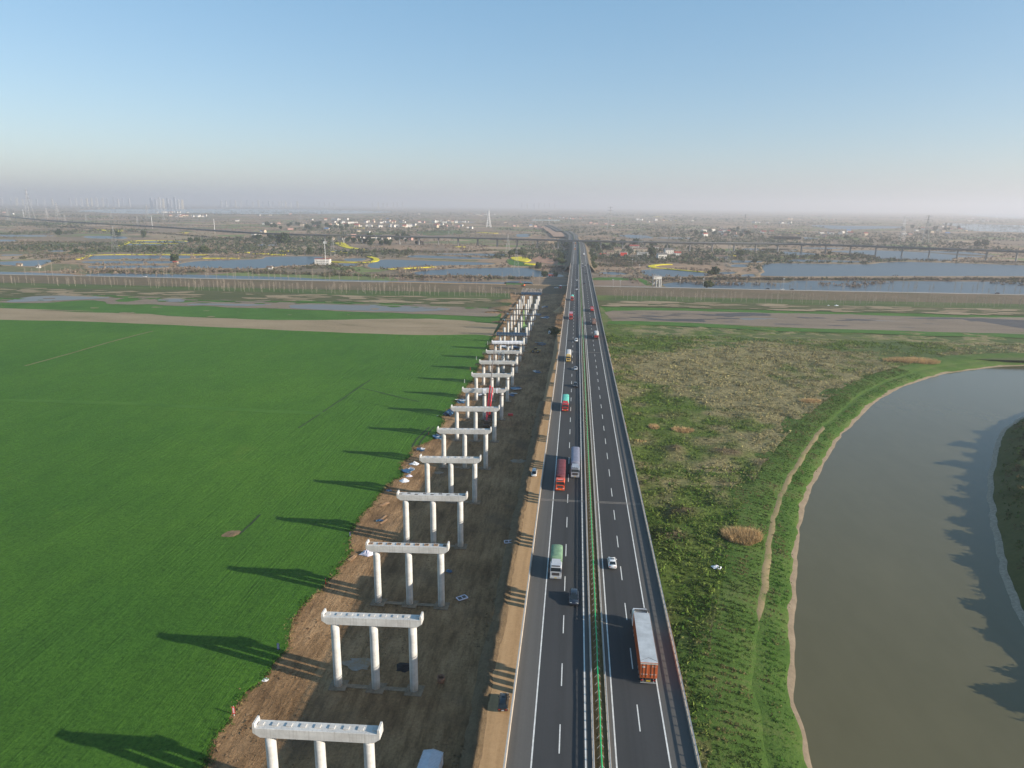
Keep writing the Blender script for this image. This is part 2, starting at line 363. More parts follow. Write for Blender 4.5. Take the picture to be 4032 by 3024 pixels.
# far-reaching ground sheet
ys = [-3000, -400, 0, 300, 600, 846, 868, 1000, 1300, 1700, 2300, 3200, 4500, 6500, 10000, 16000, 26000, 45000, 70000]
xs = [-70000, -30000, -14000, -7000, -3500, -1800, -900, -400, 0, 400, 900, 1800, 3500, 7000, 14000, 30000, 70000]
V = [(x, y, -7.0 if y < 860 else -3.4) for y in ys for x in xs]
nx = len(xs); F = [(j * nx + i, j * nx + i + 1, (j + 1) * nx + i + 1, (j + 1) * nx + i) for j in range(len(ys) - 1) for i in range(nx - 1)]
tag(link('ground', mesh_np('ground', V, F, m_land)), kind='structure')

# ---- river: the left shore line (as seen from the meadow) runs from near to far, then bends right out of view
shoreL = [(42.3,95.0),(43.4,105.3),(44.6,115.2),(46.6,128.2),(49.8,140.7),(55.0,157.5),(63.2,183.5),(74.5,216.4),(87.9,247.5),(102.2,276.0),(115.2,300.9),(132.0,327.4),(154.2,363.1),(181.8,397.3),(212.6,426.7),(244.2,448.0),(284.2,465.2)]
shoreL = [(shoreL[0][0] + 6, 40.0)] + shoreL + [(shoreL[-1][0] + 60, shoreL[-1][1] + 4), (shoreL[-1][0] + 160, shoreL[-1][1] - 10), (shoreL[-1][0] + 330, shoreL[-1][1] - 40)]
shoreL = wob(smooth_line(shoreL, 2.0), 0.9, 9)
shoreR = [(96.3,120.4),(103.5,141.4),(108.3,159.2),(110.4,167.1),(114.2,177.9),(120.0,191.8),(130.3,214.2),(140.4,234.9),(150.6,254.7),(166.3,280.9),(180.5,304.4),(195.3,324.4),(214.7,344.3)]
shoreR = [(shoreR[0][0] + 20, 40.0)] + shoreR + [(shoreR[-1][0] + 25, shoreR[-1][1] + 16), (shoreR[-1][0] + 80, shoreR[-1][1] + 25), (shoreR[-1][0] + 300, shoreR[-1][1] - 10)]
shoreR = wob(smooth_line(shoreR, 2.0), 0.8, 8)
sheet('river', np.concatenate([ribbon(shoreL, -3)[0], ribbon(shoreR, 3.0)[0][::-1]]), lambda x, y: -3.5 + 0 * x, m_river)
# banks: mud edge, lower grass, footpath, upper grass (offsets go away from the water)
def bz(z, a=0.35, s=4.0): return lambda x, y: z + a * (fbm(x, y, s, 3) - 0.5) * 2
strip('riverbank_mud', shoreL, [(2.0, -4.3), (0.0, bz(-3.47, .02)), (-0.7, bz(-3.3, .08)), (-2.6, bz(-2.9, .2))], m_shore, kind='structure')
strip('riverbank_lower_grass', shoreL, [((-1.2, 1.3, 7), bz(-3.12, .1)), ((-1.9, 1.3, 7), bz(-2.6, .3)), (-4.5, bz(-2.0, .35)), (-7.0, bz(-1.5, .2)), (-9.0, bz(-1.42, .1))], m_bankgrass, kind='structure')
def pz(z): return lambda x, y: z + .22 * 2 * (fbm(x, y, 4., 3) - .5) - .7 * (1 - ss(118, 165, y)) - .7 * ss(300, 335, y)
strip('riverbank_path', shoreL[(shoreL[:, 1] > 110) & (shoreL[:, 1] < 345)], [(-6.6, pz(-1.72)), ((-7.0, .7, 6), pz(-1.42)), ((-8.5, .8, 5), pz(-1.2)), (-9.6, pz(-1.4))], m_path, kind='structure')
strip('riverbank_upper_grass', shoreL, [(-8.0, bz(-1.45, .1)), (-8.8, bz(-1.12, .25)), (-12, bz(-0.45, .3)), (-16, bz(0.02, .3)), (-19, bz(0.0, .25)), (-24, -0.3)], m_bankgrass, kind='structure')
strip('far_riverbank_mud', shoreR, [(-2.0, -4.3), (0.0, bz(-3.47, .02)), (.7, bz(-3.2, .06)), (1.9, bz(-3.0, .1)), (3.0, -2.9)], flat('grey_ledge_mud', (0.33, 0.265, 0.19), 0.9, 0, 0.25, 1.2), kind='structure')
strip('far_riverbank', shoreR, [(1.6, -3.2), ((2.0, .5, 6), bz(-2.6, .3)), (3.6, bz(-1.8, .3)), (5.5, bz(-0.5, .5)), (7.5, bz(1.2, .7)), (9.5, bz(2.2, .9, 9)), (13, bz(2.7, 1.3, 10)), (30, bz(2.8, .8)), (60, bz(3.6, .5)), (150, 3)], m_darkbank, kind='structure')

# ---- meadow between highway and river
mL = ribbon(shoreL, -17.5)[0]
mL = mL[(mL[:, 1] > 45)]
meadow_poly = np.concatenate([[(20.5, 40), (mL[0, 0], 40)], mL, [(mL[-1, 0] + 500, mL[-1, 1] - 5), (mL[-1, 0] + 500, 520)], [(356.2,591.2),(244.5,587.6),(150.7,589.4),(98.2,586.1),(26.8,584.7)], [(20.5, 500)]])
def mz(x, y):
    x = np.asarray(x, float); y = np.asarray(y, float)
    z = tz(x, y) + 1.8 * (fbm(x, y, 26, 4) - 0.5) + 1.5 * (fbm(x * 1.0, y * 1.0, 6, 4) - 0.5)
    for (hx, hy), h, r in MOUNDS: z = z + h * np.exp(-((x - hx) ** 2 + (y - hy) ** 2) / r ** 2)
    return z
MOUNDS = [((40.6,264.8), 1.6, 5.0), ((72.7,252.1), 1.7, 5.0), ((35.3,206.9), 1.9, 5.0), ((58.3,264.7), 0.9, 6.0), ((30.2,189.6), 0.8, 5.0), ((62.2,263.1), 0.9, 5.0), ((38.0,150.5), 0.7, 4)]
def grass_tint(x, y):
    """green, olive and straw patches of the meadow"""
    a = fbm(x, y, 60, 4) + 0.75 * (fbm(x, y, 8, 4) - .5) + .05
    far = ss(90, 330, y) * 0.22 - 0.1 + 0.12 * ss(30, 110, x) * ss(150, 260, y) - 0.22 * ss(470, 520, y) * 1.2 - .12 * ss(60, 20, x)
    k = ss(0.36, 0.70, a + far)[:, None]
    g = np.array([0.088, 0.138, 0.022]) * (1 - .5 * ss(.4, .7, fbm(x, y, 14, 3)))[:, None] + np.array([0.140, 0.190, 0.038]) * (.5 * ss(.4, .7, fbm(x, y, 14, 3)))[:, None]
    d = np.array([0.25, 0.215, 0.105])[None] * (0.8 + 0.5 * fbm(x + 50, y, 6, 3))[:, None]
    c = g * (1 - k) + d * k
    for (hx, hy), h, r in MOUNDS:
        b = np.exp(-((x - hx) ** 2 + (y - hy) ** 2) / (r * .8) ** 2)[:, None]; c = c * (1 - b) + np.array([0.17, 0.125, 0.07]) * b
    return c
m_meadowt = tinted('meadow_sward', 0.95, 0.6, 0.8)
t_ = m_meadowt.node_tree; bumpit(t_, t_.nodes['Principled BSDF'], noise(t_, 1.1, 6, .8), 1.0, 0.9)
sheet('meadow', meadow_poly, mz, m_meadowt, 2.0, tintf=grass_tint)

# ---- working ground of the site, haul road beside the viaduct, wheat field
fieldedge = [(-59.5,91.5),(-59.8,94.2),(-60.6,98.8),(-60.6,103.5),(-60.8,108.1),(-60.9,110.3),(-60.1,114.1),(-59.3,116.6),(-59.3,121.1),(-58.8,124.9),(-58.7,128.8),(-60.5,134.0),(-61.4,141.0),(-61.1,147.3),(-59.6,151.9),(-59.0,157.4),(-58.7,161.5),(-58.7,169.4),(-61.2,178.7),(-63.1,189.0)] + [(-62.2,198.6),(-60.2,221.7)] + [(-58.2,226.7),(-60.8,236.6),(-59.8,247.6),(-60.6,256.7),(-56.4,262.8),(-55.2,273.1),(-55.7,292.3),(-58.1,298.1),(-56.4,302.9),(-55.5,322.3),(-54.9,339.5),(-54.4,353.6)] + [(-54.1,375.5),(-55.4,403.1),(-55.0,444.1),(-57.1,470.5),(-56.1,506.5)]
fieldedge = [(fieldedge[0][0] - 3, 40.0)] + fieldedge
fe = wob(smooth_line(fieldedge, 0.8), 0.8, 3.0)
farE = [(-59.8,504.9),(-74.2,510.6),(-123.8,501.3),(-213.5,508.0),(-310.5,519.2),(-387.3,525.8),(-456.8,524.6)]
farE = wob(smooth_line(farE + [(-640, 527), (-1100, 535)], 5.0), 1.5, 20)
sitez = lambda x, y: tz(x, y) - 0.02 + 0.28 * (fbm(x, y, 7, 3) - .5)
soil_poly = np.concatenate([[(24, 40)], [(24, 812)], [(-75, 812)], [(-62, 700), (-70, 640), (-78, 590), (-60, 540), (-66, 505)], (fe[::-6] - np.array([4, 0]))])
sheet('site_ground', soil_poly, sitez, m_soil, 2.2)
field_poly = np.concatenate([fe, farE, [(-1100, 40)]])
wheat_z = lambda x, y: tz(x, y) + 0.36 + 0.10 * (fbm(x, y, 12, 3) - .5)
sheet('wheat_field', field_poly, wheat_z, m_wheat, 9.0, skirt=0.6)
hx0 = -15.6
hl = wob(np.array([(hx0 + 0.0065 * y, float(y)) for y in range(40, 560, 3)]), 0.7, 9)
haul_poly = np.concatenate([hl, [(-6.0, 560), (-6.0, 40)]])
sheet('haul_road', haul_poly, lambda x, y: tz(x, y) + 0.30 + 0.05 * fbm(x, y, 5, 2), m_haul, 3.0)
# loose berm of spoil along the outer edge of the haul road
bl = hl[hl[:, 1] < 330]
strip('spoil_berm', bl, [(1.6, 0.25), (0.6, bz(0.6, .5, 3)), (-0.3, bz(0.75, .6, 2.5)), (-1.2, bz(0.35, .4, 2)), (-2.4, -0.15)], m_bank, kind='structure')

# ---- features of the wheat field
def trackline(name, pts, w, mat, dzv=0.012, amp=0.3):
    l = wob(smooth_line(pts, 2.0), amp, 5); a, b = ribbon(l, w / 2)
    return sheet(name, np.concatenate([a, b[::-1]]), lambda x, y: wheat_z(x, y) + dzv + 0.05, mat)
m_track = earth('worn_field_track', [(0.3, (0.10, 0.115, 0.035)), (0.55, (0.19, 0.165, 0.075)), (0.75, (0.08, 0.13, 0.03))], 0.2, 1.2)
m_paleg = earth('thin_pale_wheat', [(0.38, (0.040, 0.116, 0.012)), (0.68, (0.084, 0.185, 0.024))], 0.05, 1.5, None, .6, 2, .3)
m_rut = flat('dark_rut', (0.020, 0.045, 0.012), 0.95, 0, .3, .8)
trackline('field_path', [(-309.3,367.4),(-307.9,401.6),(-307.7,441.6),(-306.4,487.7)], 1.6, m_track)
trackline('pale_wheat_strip', [(-267.3,299.0),(-240.3,299.9),(-199.6,300.3),(-169.6,298.5),(-144.7,297.1),(-110.0,296.2)], 4.5, m_paleg, amp=1.2)
for pts in ([(-60.7,255.9),(-61.1,264.3),(-60.5,272.0),(-59.9,277.0),(-59.3,282.4)], [(-58.5,257.8),(-58.8,264.0),(-58.5,270.4),(-57.9,276.6),(-57.2,282.7)], [(-107.0,342.6),(-86.9,329.6),(-72.2,320.4)], [(-113.2,274.5),(-110.4,309.9),(-107.4,360.5)], [(-92.3,177.0),(-92.2,183.8),(-92.3,190.5)]):
    trackline('field_rut', pts, 0.7, m_rut)
pc = (-94.8,177.2)
pit = [(pc[0] + 2.3 * math.cos(a), pc[1] + 2.2 * math.sin(a)) for a in np.linspace(0, 2 * math.pi, 26)[:-1]]
sheet('bare_hollow', wob(pit, 1.2, 2), lambda x, y: wheat_z(x, y) + 0.08 + 0.55 * np.exp(-((x - pc[0] - 1.2) ** 2 + (y - pc[1] + .6) ** 2) / 1.6), m_bank, 0.7)
# ---- strips between the field and the levee (left) and beyond the meadow (right)
LX = -1600
farz = lambda x, y: tz(x, y) - 0.05
sheet('floodplain', [(LX, 505), (-58, 480), (-58, 822), (LX, 822)], lambda x, y: tz(x, y) - 0.12, m_flood, 24)
sheet('floodplain', [(20, 470), (1500, 450), (1500, 822), (20, 822)], lambda x, y: tz(x, y) - 0.14, m_flood, 24)
drytop = wob(smooth_line([(LX, 610)] + [(-513.7,591.9),(-472.0,584.9),(-433.7,580.9),(-374.5,578.9),(-311.6,567.6),(-242.3,562.5)] + [(-172.7,579.1),(-118.5,577.2),(-76.2,577.0),(-59.7,569.7)], 6), 4, 25)
sheet('dry_grass_strip', np.concatenate([drytop, farE + np.array([0, 0.5]), [(LX, 533)]]), lambda x, y: tz(x, y) + 0.15 + .3 * (fbm(x, y, 15, 3) - .5), m_dry, 8)
green_top = wob(smooth_line([(LX, 662)] + [(-572,661),(-501,694),(-461,695),(-357,677),(-293,683)] + [(-280,683),(-191,684),(-113,670),(-65,669)], 8), 3, 30)
sheet('lush_grass_strip', np.concatenate([green_top, drytop[::-1] + np.array([0, -1.5])]), lambda x, y: tz(x, y) + 0.06, m_green, 14)
dark_top = smooth_line([(LX, 720)] + [(-641,743),(-498,752),(-320,748)] + [(-202,727),(-77,733)], 20)
sheet('reed_grass_strip', np.concatenate([dark_top, green_top[::-1] + np.array([0, -1.0])]), lambda x, y: tz(x, y) + 0.11, m_darkflood, 14)
# creek bed: mud flats with standing water
def patch(name, pts, z, mat, amp=3.2, s=14, step=3, spacing=None):
    return sheet(name, wob(smooth_line(pts, step, True), amp, s), lambda x, y: tz(x, y) + z, mat, spacing)
patch('mud_flat', [(-578,623),(-545,644),(-548,679),(-498,688),(-463,678),(-451,676),(-449,656),(-433,651),(-425,680),(-408,665),(-381,655),(-364,665),(-337,663),(-288,671),(-274,638),(-308,629),(-342,635),(-373,632),(-393,638),(-422,635),(-441,636),(-457,652),(-482,655),(-507,630),(-544,628)], 0.20, m_mud)
patch('mud_flat', [(-315,674),(-237,670),(-181,671),(-125,669),(-78,659),(-64,625),(-75,613),(-126,616),(-162,620),(-221,624),(-265,629),(-298,636)], 0.24, m_mud)
patch('creek_pool', [(-544,640),(-544,675),(-496,684),(-465,675),(-481,665),(-493,656),(-513,642),(-533,633)], 0.29, m_shallow)
patch('creek_pool', [(-412,668),(-407,680),(-388,678),(-382,660),(-398,657)], 0.29, m_shallow)
patch('creek_pool', [(-366,642),(-355,653),(-326,653),(-289,655),(-308,643),(-339,642)], 0.29, m_shallow)
patch('creek_pool', [(-263,638),(-266,657),(-222,664),(-167,667),(-115,653),(-141,631),(-187,629),(-235,629)], 0.33, m_shallow)
patch('dry_grass_bank', [(-194.5,559.6),(-142.4,587.8),(-87.6,582.6),(-87.9,550.8),(-150.0,535.5)], 0.28, m_dry)
patch('mud_flat', [(31,659),(86,676),(141,676),(188,674),(257,678),(320,672),(452,677),(388.6,578.2),(305.9,578.5),(280.8,585.0),(224.4,588.0),(165.9,589.3),(128.6,596.8),(85,605),(29,603)], 0.20, m_mud)
patch('wet_mud', [(60,616),(99,624),(144,627),(128,660),(176,670),(179,637),(234,637),(260,642),(327,669),(437,654),(391.5,582.7),(318.2,588.8),(294,614),(241,612),(179,610),(141,610),(86,612)], 0.25, m_wetmud)
patch('creek_pool', [(147,638),(171,640),(241,629),(260,643),(314,638),(431,645),(424,634),(310,628),(255,630),(235,623),(173,630),(148,628)], 0.30, m_shallow, 0.8)
sheet('lush_grass_strip', np.concatenate([wob(smooth_line([(20, 590)] + [(29.4,587.0),(82.4,583.6),(124.5,577.1),(160.2,568.3),(217.1,568.1),(270.5,562.8),(340.4,563.4)] + [(700, 560)], 6), 3, 22), wob(smooth_line([(700, 590)] + [(353.5,586.0),(280.6,584.7),(224.2,587.7),(165.8,589.0),(128.5,596.5),(85,605),(30,603)] + [(20, 606)], 6), 3, 22)]), lambda x, y: tz(x, y) + 0.35, m_green)
sheet('lush_grass_strip', np.concatenate([smooth_line([(20, 668)] + [(32,655),(94,674),(144,673),(188,672),(255,673),(320,671),(403,672)] + [(900, 672)], 8), smooth_line([(900, 700), (20, 700)], 20)]), lambda x, y: tz(x, y) + 0.06, m_green, 20)
sheet('reed_grass_strip', [(20, 694), (1500, 690), (1500, 738), (20, 738)], lambda x, y: tz(x, y) + 0.16 + 0.4 * fbm(x, y, 8, 2), m_darkflood, 7)
# levee with its road, on both sides of the highway
YD = 828.0
lev = np.array([(float(x), YD + 8 * (fbm(x, 0., 300, 2) - .5)) for x in range(-1700, 1801, 10)])
strip('levee', lev, [(42, -3.3), (30, -2.6), (8, bz(1.4, .3, 10)), (4.2, 1.95), (-3.2, 1.98), (-8, bz(0.2, .2, 10)), (-18, -3.3)], m_levee, kind='structure')
strip('levee_road', lev, [(3.4, 2.02), (-2.6, 2.04)], m_leveeroad, kind='structure')
strip('levee_haul_surface', lev[(lev[:, 0] > -230) & (lev[:, 0] < -14)], [(4.0, 2.06), (-3.0, 2.08)], m_haul, kind='structure')
def blotches(name, poly, n, r0, r1, z, mat, seed, stretch=1.7):
    """irregular patches of other growth lying over a strip"""
    rg = np.random.default_rng(seed); lo = np.min(poly, 0); hi = np.max(poly, 0); V = []; F = []
    while n > 0:
        c = rg.uniform(lo, hi)
        if not inpoly(c[:1], c[1:], poly)[0]: continue
        n -= 1; r = rg.uniform(r0, r1); m = 18; a = np.linspace(0, 6.283, m + 1)[:-1]; rr = r * (0.25 + 1.5 * rg.random(m)); rr = (rr + np.roll(rr, 1) + np.roll(rr, -1)) / 3
        p = np.c_[c[0] + rr * np.cos(a) * stretch, c[1] + rr * np.sin(a)]; b = len(V)
        V += [(q[0], q[1], float(tz(0, q[1])) + z) for q in p] + [(c[0], c[1], float(tz(0, c[1])) + z + .05)]
        F += [(b + i, b + (i + 1) % m, b + m) for i in range(m)]
    tag(link(name, mesh_np(name, V, np.array(F), mat, smooth=True)), kind='stuff')
def lbl(o, l, c): return tag(o, l, c)
stripL = np.concatenate([drytop, farE + np.array([0, 4]), [(LX, 540)]])
blotches('strip_straw_patches', np.concatenate([green_top, drytop[::-1]]), 40, .6, 3, .40, m_dry, 22)
blotches('creek_mud_tongues', np.concatenate([green_top[::-1] + np.array([0, 2]), green_top + np.array([0, -22])]), 90, 1.0, 3.6, .36, m_mud, 23, 2.6)
blotches('creek_grass_islands', np.concatenate([green_top[::-1] + np.array([0, 2]), green_top + np.array([0, -24])]), 110, 1.0, 3.4, .44, m_green, 24, 2.2)
blotches('wet_mud_patches', [(30, 612), (520, 598), (520, 652), (30, 660)], 46, .8, 3.2, .34, m_wetmud, 25, 4); blotches('reed_straw_patches', [(30, 694), (700, 692), (700, 738), (30, 738)], 160, 1.5, 5, .62, m_dry, 26, 3); blotches('reed_straw_patches', [(-900, 672), (-80, 690), (-80, 738), (-900, 738)], 200, 1.5, 5, .3, m_dry, 27, 3)
# ================================================================ HIGHWAY VIADUCT
def asphalt(name, c, var):
    m, t, p, N, L = nodes(name)
    a = noise(t, 1.0, 3, 0.6, (0.85, 0.006, 1)); b = noise(t, 3.0, 5, 0.7); d = noise(t, 0.06, 3, 0.6, (1, .25, 1))
    f = mixc(t, 0.35, ramp(t, a, [(0.3, (1 - var,) * 3), (0.7, (1 + var,) * 3)]), ramp(t, b, [(0.3, (1 - var,) * 3), (0.7, (1 + var,) * 3)]))
    f = mixc(t, 0.4, f, ramp(t, d, [(0.3, (1 - var,) * 3), (0.7, (1 + var,) * 3)]))
    L.new(mixc(t, 1.0, c, f, 'MULTIPLY'), p.inputs['Base Color']); p.inputs['Roughness'].default_value = 0.85; p.inputs['Specular IOR Level'].default_value = 0.25
    return m
m_asph = asphalt('worn_shoulder_asphalt', (0.094, 0.089, 0.082), 0.28)
m_lane = asphalt('lane_asphalt', (0.044, 0.0445, 0.045), 0.30)
m_paint = flat('white_road_paint', (0.68, 0.67, 0.63), 0.7, 0, 0.15, 1.0)
m_conc = flat('weathered_concrete', (0.47, 0.43, 0.37), 0.9, 0, 0.16, 0.6)
m_coping = flat('beige_parapet_concrete', (0.52, 0.44, 0.35), 0.9, 0, 0.14, 0.8)  # beige concrete, one even tone for parapets and median kerbs
m_galv = flat('galvanised_steel', (0.46, 0.46, 0.45), 0.5, 0.5, 0.12, 2)
m_greenp = flat('green_painted_tube', (0.006, 0.42, 0.13), 0.4, 0, 0.06, 2)
m_joint = flat('expansion_joint_concrete', (0.20, 0.175, 0.15), 0.9, 0, 0.2, 3)
YL = [0.0] + [float(y) for y in range(20, 1070, 12)] + [1072.0]
def along(secs, closed=True):
    """profile (x, dz above deck) swept along the deck"""
    rings = [[(x, y, dz(y) + z) for x, z in secs] for y in YL]
    return rings
XL, XR = -8.0, 19.85
viad = empty('highway_viaduct', (0, 0, 0), 0, 'long straight four lane highway viaduct with asphalt decks and green median rail', 'viaduct')
for x0, x1 in ((XL, 4.95), (6.95, XR)):
    b = MB(); b.loft(along([(x0, 0), (x1, 0), (x1, -0.35), (x1 - 1.6, -0.5), (x1 - 2.2, -1.8), (x0 + 2.2, -1.8), (x0 + 1.6, -0.5), (x0, -0.35)]), smooth=False)
    dk = b.build('deck', m_asph, viad)
for x0, x1 in ((-4.15, 3.78), (7.95, 15.77)):
    b = MB(); b.loft(along([(x0, 0.004), (x1, 0.004)]), caps=False, closed=False, smooth=False); b.build('lane_surface', m_lane, viad)
for x in (-4.05, 3.68, 8.05, 15.67):
    b = MB(); b.loft(along([(x - .11, 0.009), (x + .11, 0.009)]), caps=False, closed=False, smooth=False); b.build('edge_line', m_paint, viad)
dashm = {}
for x, y00 in ((-0.15, (-0.1,132.1)[1]), (11.95, (12.0,137.8)[1])):
    y = y00 - 15 * int(y00 / 15) + 0.0
    while y < 1050:
        z0, z1 = dz(y) + 0.010, dz(y + 6) + 0.010
        key = round(z1 - z0, 3)
        if key not in dashm: dashm[key] = MB().add([(-.09, 0, 0), (.09, 0, 0), (.09, 6, key), (-.09, 6, key)], [(0, 1, 2, 3)]).mesh('lane_dash', m_paint)
        if y > 50: link('lane_dash', dashm[key], viad, (x, y, z0))
        y += 15
# parapets with a steel rail on short posts
def parapet(x, w, h, inner):
    s = 1 if inner > x else -1
    b = MB(); b.loft(along([(x - w / 2, -0.3), (x + w / 2, -0.3), (x + w / 2 - .06, h), (x - w / 2 + .06, h)]), smooth=False)
    pp = b.build('parapet', m_coping, viad)
    b = MB(); b.loft(along([(x - .06, h + .33), (x + .06, h + .33), (x + .06, h + .49), (x - .06, h + .49)]), smooth=False)
    for y in np.arange(30, 700, 2.0): b.box(x - .07, x + .07, y - .09, y + .09, dz(y) + h - .02, dz(y) + h + .34)
    b.build('steel_rail', m_galv, pp)
parapet(XL + 0.2, 0.42, 0.62, 0); parapet(XR - 0.2, 0.42, 0.62, 0)
# median: two kerbs with guard rails, soil-filled gap, green anti-glare tube on V brackets
m_medsoil = earth('median_soil', [(0.3, (0.10, 0.07, 0.03)), (0.55, (0.21, 0.14, 0.06)), (0.75, (0.10, 0.11, 0.035))], 0.5, 3.0, None, 0.9, 3, .3)
for x in (4.78, 7.12):
    b = MB(); b.loft(along([(x - .17, 0.0), (x + .17, 0.0), (x + .17, 0.25), (x - .17, 0.25)]), smooth=False)
    kb = b.build('median_kerb', m_coping, viad)
    b = MB(); b.loft(along([(x - .06, .55), (x + .06, .55), (x + .09, .68), (x + .06, .82), (x - .06, .82), (x - .09, .68)]), smooth=False)
    for y in np.arange(40, 700, 2.0): b.box(x - .07, x + .07, y - .09, y + .09, dz(y) + .24, dz(y) + .6)
    b.build('guard_rail', m_galv, kb)
b = MB(); b.loft(along([(4.94, -0.12), (5.5, -.02), (6.2, .03), (6.96, -0.12)]), caps=False, closed=False); b.build('median_soil', m_medsoil, viad)
b = MB()
for y in range(60, 420, 1):
    for k in range(3):
        x = 5.1 + 1.7 * random.random(); yy = y + random.random(); h = .1 + .22 * random.random(); a = random.random() * 3
        z = dz(yy) - .05
        b.add([(x - .15, yy, z), (x + .15 * math.cos(a), yy + .12, z), (x + .1 * math.sin(a), yy, z + h)], [(0, 1, 2)])
tag(b.build('median_weeds', flat('median_weed', (0.12, 0.11, 0.035), .9, 0, .4, 1), viad), kind='stuff')
# green tube: slightly wavy, carried on bent arms every 2 m
b = MB(); gl = []
for y in np.arange(10, 1066, 3.0):
    gl.append((5.85 + 0.02 * math.sin(y * .35) + .025 * math.sin(y * 1.7), y, dz(y) + 1.45 + .015 * math.sin(y * .9)))
rings = [[(p[0] + .10 * math.cos(t), p[1], p[2] + .10 * math.sin(t)) for t in np.linspace(0, 2 * math.pi, 7)[:-1]] for p in gl]
b.loft(rings); gt = b.build('green_median_tube', m_greenp, viad)
b = MB()
for y in np.arange(40, 520, 2.0):
    z = dz(y)
    b.bar((5.86, y, z - .1), (5.86, y, z + 1.42), .04, 3, caps=False)
    b.bar((5.30, y - .45, z + 1.0), (5.86, y, z + 1.42), .03, 3, caps=False); b.bar((6.25, y - .3, z + 1.1), (5.86, y, z + 1.42), .03, 3, caps=False)
b.build('tube_bracket', m_galv, viad)
tag(viad.children[-1], kind='stuff')
for yj in (178.5, 388.5, 578.0, 758.0):
    for x0, x1 in ((XL + .42, 4.6), (7.3, XR - .42)):
        b = MB(); z = dz(yj) + .012
        b.add([(x0, yj - .55, z), (x1, yj - .55, z), (x1, yj - .2, z), (x0, yj - .2, z), (x0, yj + .2, z), (x1, yj + .2, z), (x1, yj + .55, z), (x0, yj + .55, z)], [(0, 1, 2, 3), (4, 5, 6, 7)])
        b.build('expansion_joint', m_joint, viad)
# viaduct piers under both decks
for k in range(-2, 33):
    y = 86.9 + 30.15 * k
    zt = dz(y) - 1.81; zb = float(tz(0, y)) - .6
    for xa, xb in ((-5.0, 2.1), (9.8, 16.9)):
        b = MB(); b.prism([(xa - 1.9, zt), (xb + 1.9, zt), (xb + 1.9, zt - .7), (xb + .9, zt - 1.3), (xa - .9, zt - 1.3), (xa - 1.9, zt - .7)], 'y', y - .8, y + .8)
        cp = b.build('pier_cap', m_conc, viad)
        if k < 24:
            for x in (xa, xb): MB().bar((x, y, zb), (x, y, zt - 1.25), .65, 12, smooth=True).build('pier_column', m_conc, cp)

# ================================================================ NEW BRIDGE PIERS
m_pier = nodes('new_concrete')[0]
t = m_pier.node_tree; p = t.nodes['Principled BSDF']
a = noise(t, 0.35, 5, .65); bnd = noise(t, 1.0, 2, .5, (.05, .05, .9)); c = noise(t, 5.0, 4, .7)
col = ramp(t, a, [(0.3, (0.48, 0.46, 0.43)), (0.55, (0.60, 0.585, 0.555)), (0.75, (0.66, 0.645, 0.615))])
col = mixc(t, 0.5, col, mixc(t, 1.0, col, ramp(t, bnd, [(0.4, (0.86, 0.86, 0.85)), (0.6, (1.06, 1.06, 1.06))]), 'MULTIPLY'))
col = mixc(t, 0.5, col, mixc(t, 1.0, col, ramp(t, c, [(0.35, (0.9, 0.9, 0.89)), (0.65, (1.05, 1.05, 1.05))]), 'MULTIPLY'))
stk = noise(t, 1.0, 5, .7, (2.2, 2.2, .10)); col = mixc(t, 1.0, col, ramp(t, stk, [(0.33, (0.78, 0.77, 0.75)), (0.50, (1, 1, 1)), (0.7, (1.03, 1.03, 1.03))]), 'MULTIPLY')
t.links.new(col, p.inputs['Base Color']); p.inputs['Roughness'].default_value = 0.85; p.inputs['Specular IOR Level'].default_value = 0.25
m_pad = flat('pad_concrete', (0.50, 0.48, 0.45), 0.9, 0, .12, 2)
m_foot = flat('dusty_footing', (0.24, 0.17, 0.11), 0.95, 0, .25, 1.0)
m_rust = flat('rusty_falsework', (0.10, 0.065, 0.045), 0.8, 0, .4, 2)
m_blue = flat('blue_steel_form', (0.035, 0.10, 0.20), 0.55, 0.1, .3, 1.2)
m_bluel = flat('faded_blue_steel', (0.13, 0.25, 0.36), 0.6, 0.1, .35, 1.5)
m_white = flat('white_plastic_sheet', (0.74, 0.74, 0.76), 0.55, 0, .12, .8)
m_wood = flat('raw_timber', (0.36, 0.22, 0.12), 0.85, 0, .3, 1.5)
m_darkslab = flat('dark_slab', (0.12, 0.10, 0.085), 0.8, 0, .2, 2)  # dark grey-brown tone of the cap insets and frame panels
def pier_x(Y): return -28.3 - 0.0100 * (Y - 87)
CAPL, CAPR = -17.35, 2.0           # ends of the cap measured from the right column
def cap_mesh(slope):
    """hammer cap with chamfered lower ends; x from the right column, z from its underside at x=0"""
    h = 1.62
    pts = [(CAPL + 1.1, 0), (CAPR - 1.1, 0), (CAPR, 0.75), (CAPR, h), (CAPL, h), (CAPL, 0.75)]
    b = MB(); b.prism([(x, z + slope * x) for x, z in pts], 'y', -0.95, 0.95)
    me = b.mesh('cap_beam', m_pier)
    bm = bmesh.new(); bm.from_mesh(me); bmesh.ops.bevel(bm, geom=bm.edges[:], offset=.04, segments=1, affect='EDGES'); bm.to_mesh(me); bm.free()
    return me
SL = 0.026
ME_CAP = cap_mesh(SL)
def lug_mesh(x, s):
    b = MB(); z = 1.60 + SL * x
    b.prism([(x, z), (x + s * .42, z), (x + s * .36, z + .72), (x + s * .06, z + .72)], 'y', -0.93, 0.93); return b.mesh('end_lug', m_pier)
ME_LUGS = [lug_mesh(CAPL, 1), lug_mesh(CAPR, -1)]
ME_PAD = MB().box(-.42, .42, -.36, .36, 0, .17).mesh('bearing_pad', m_pad)
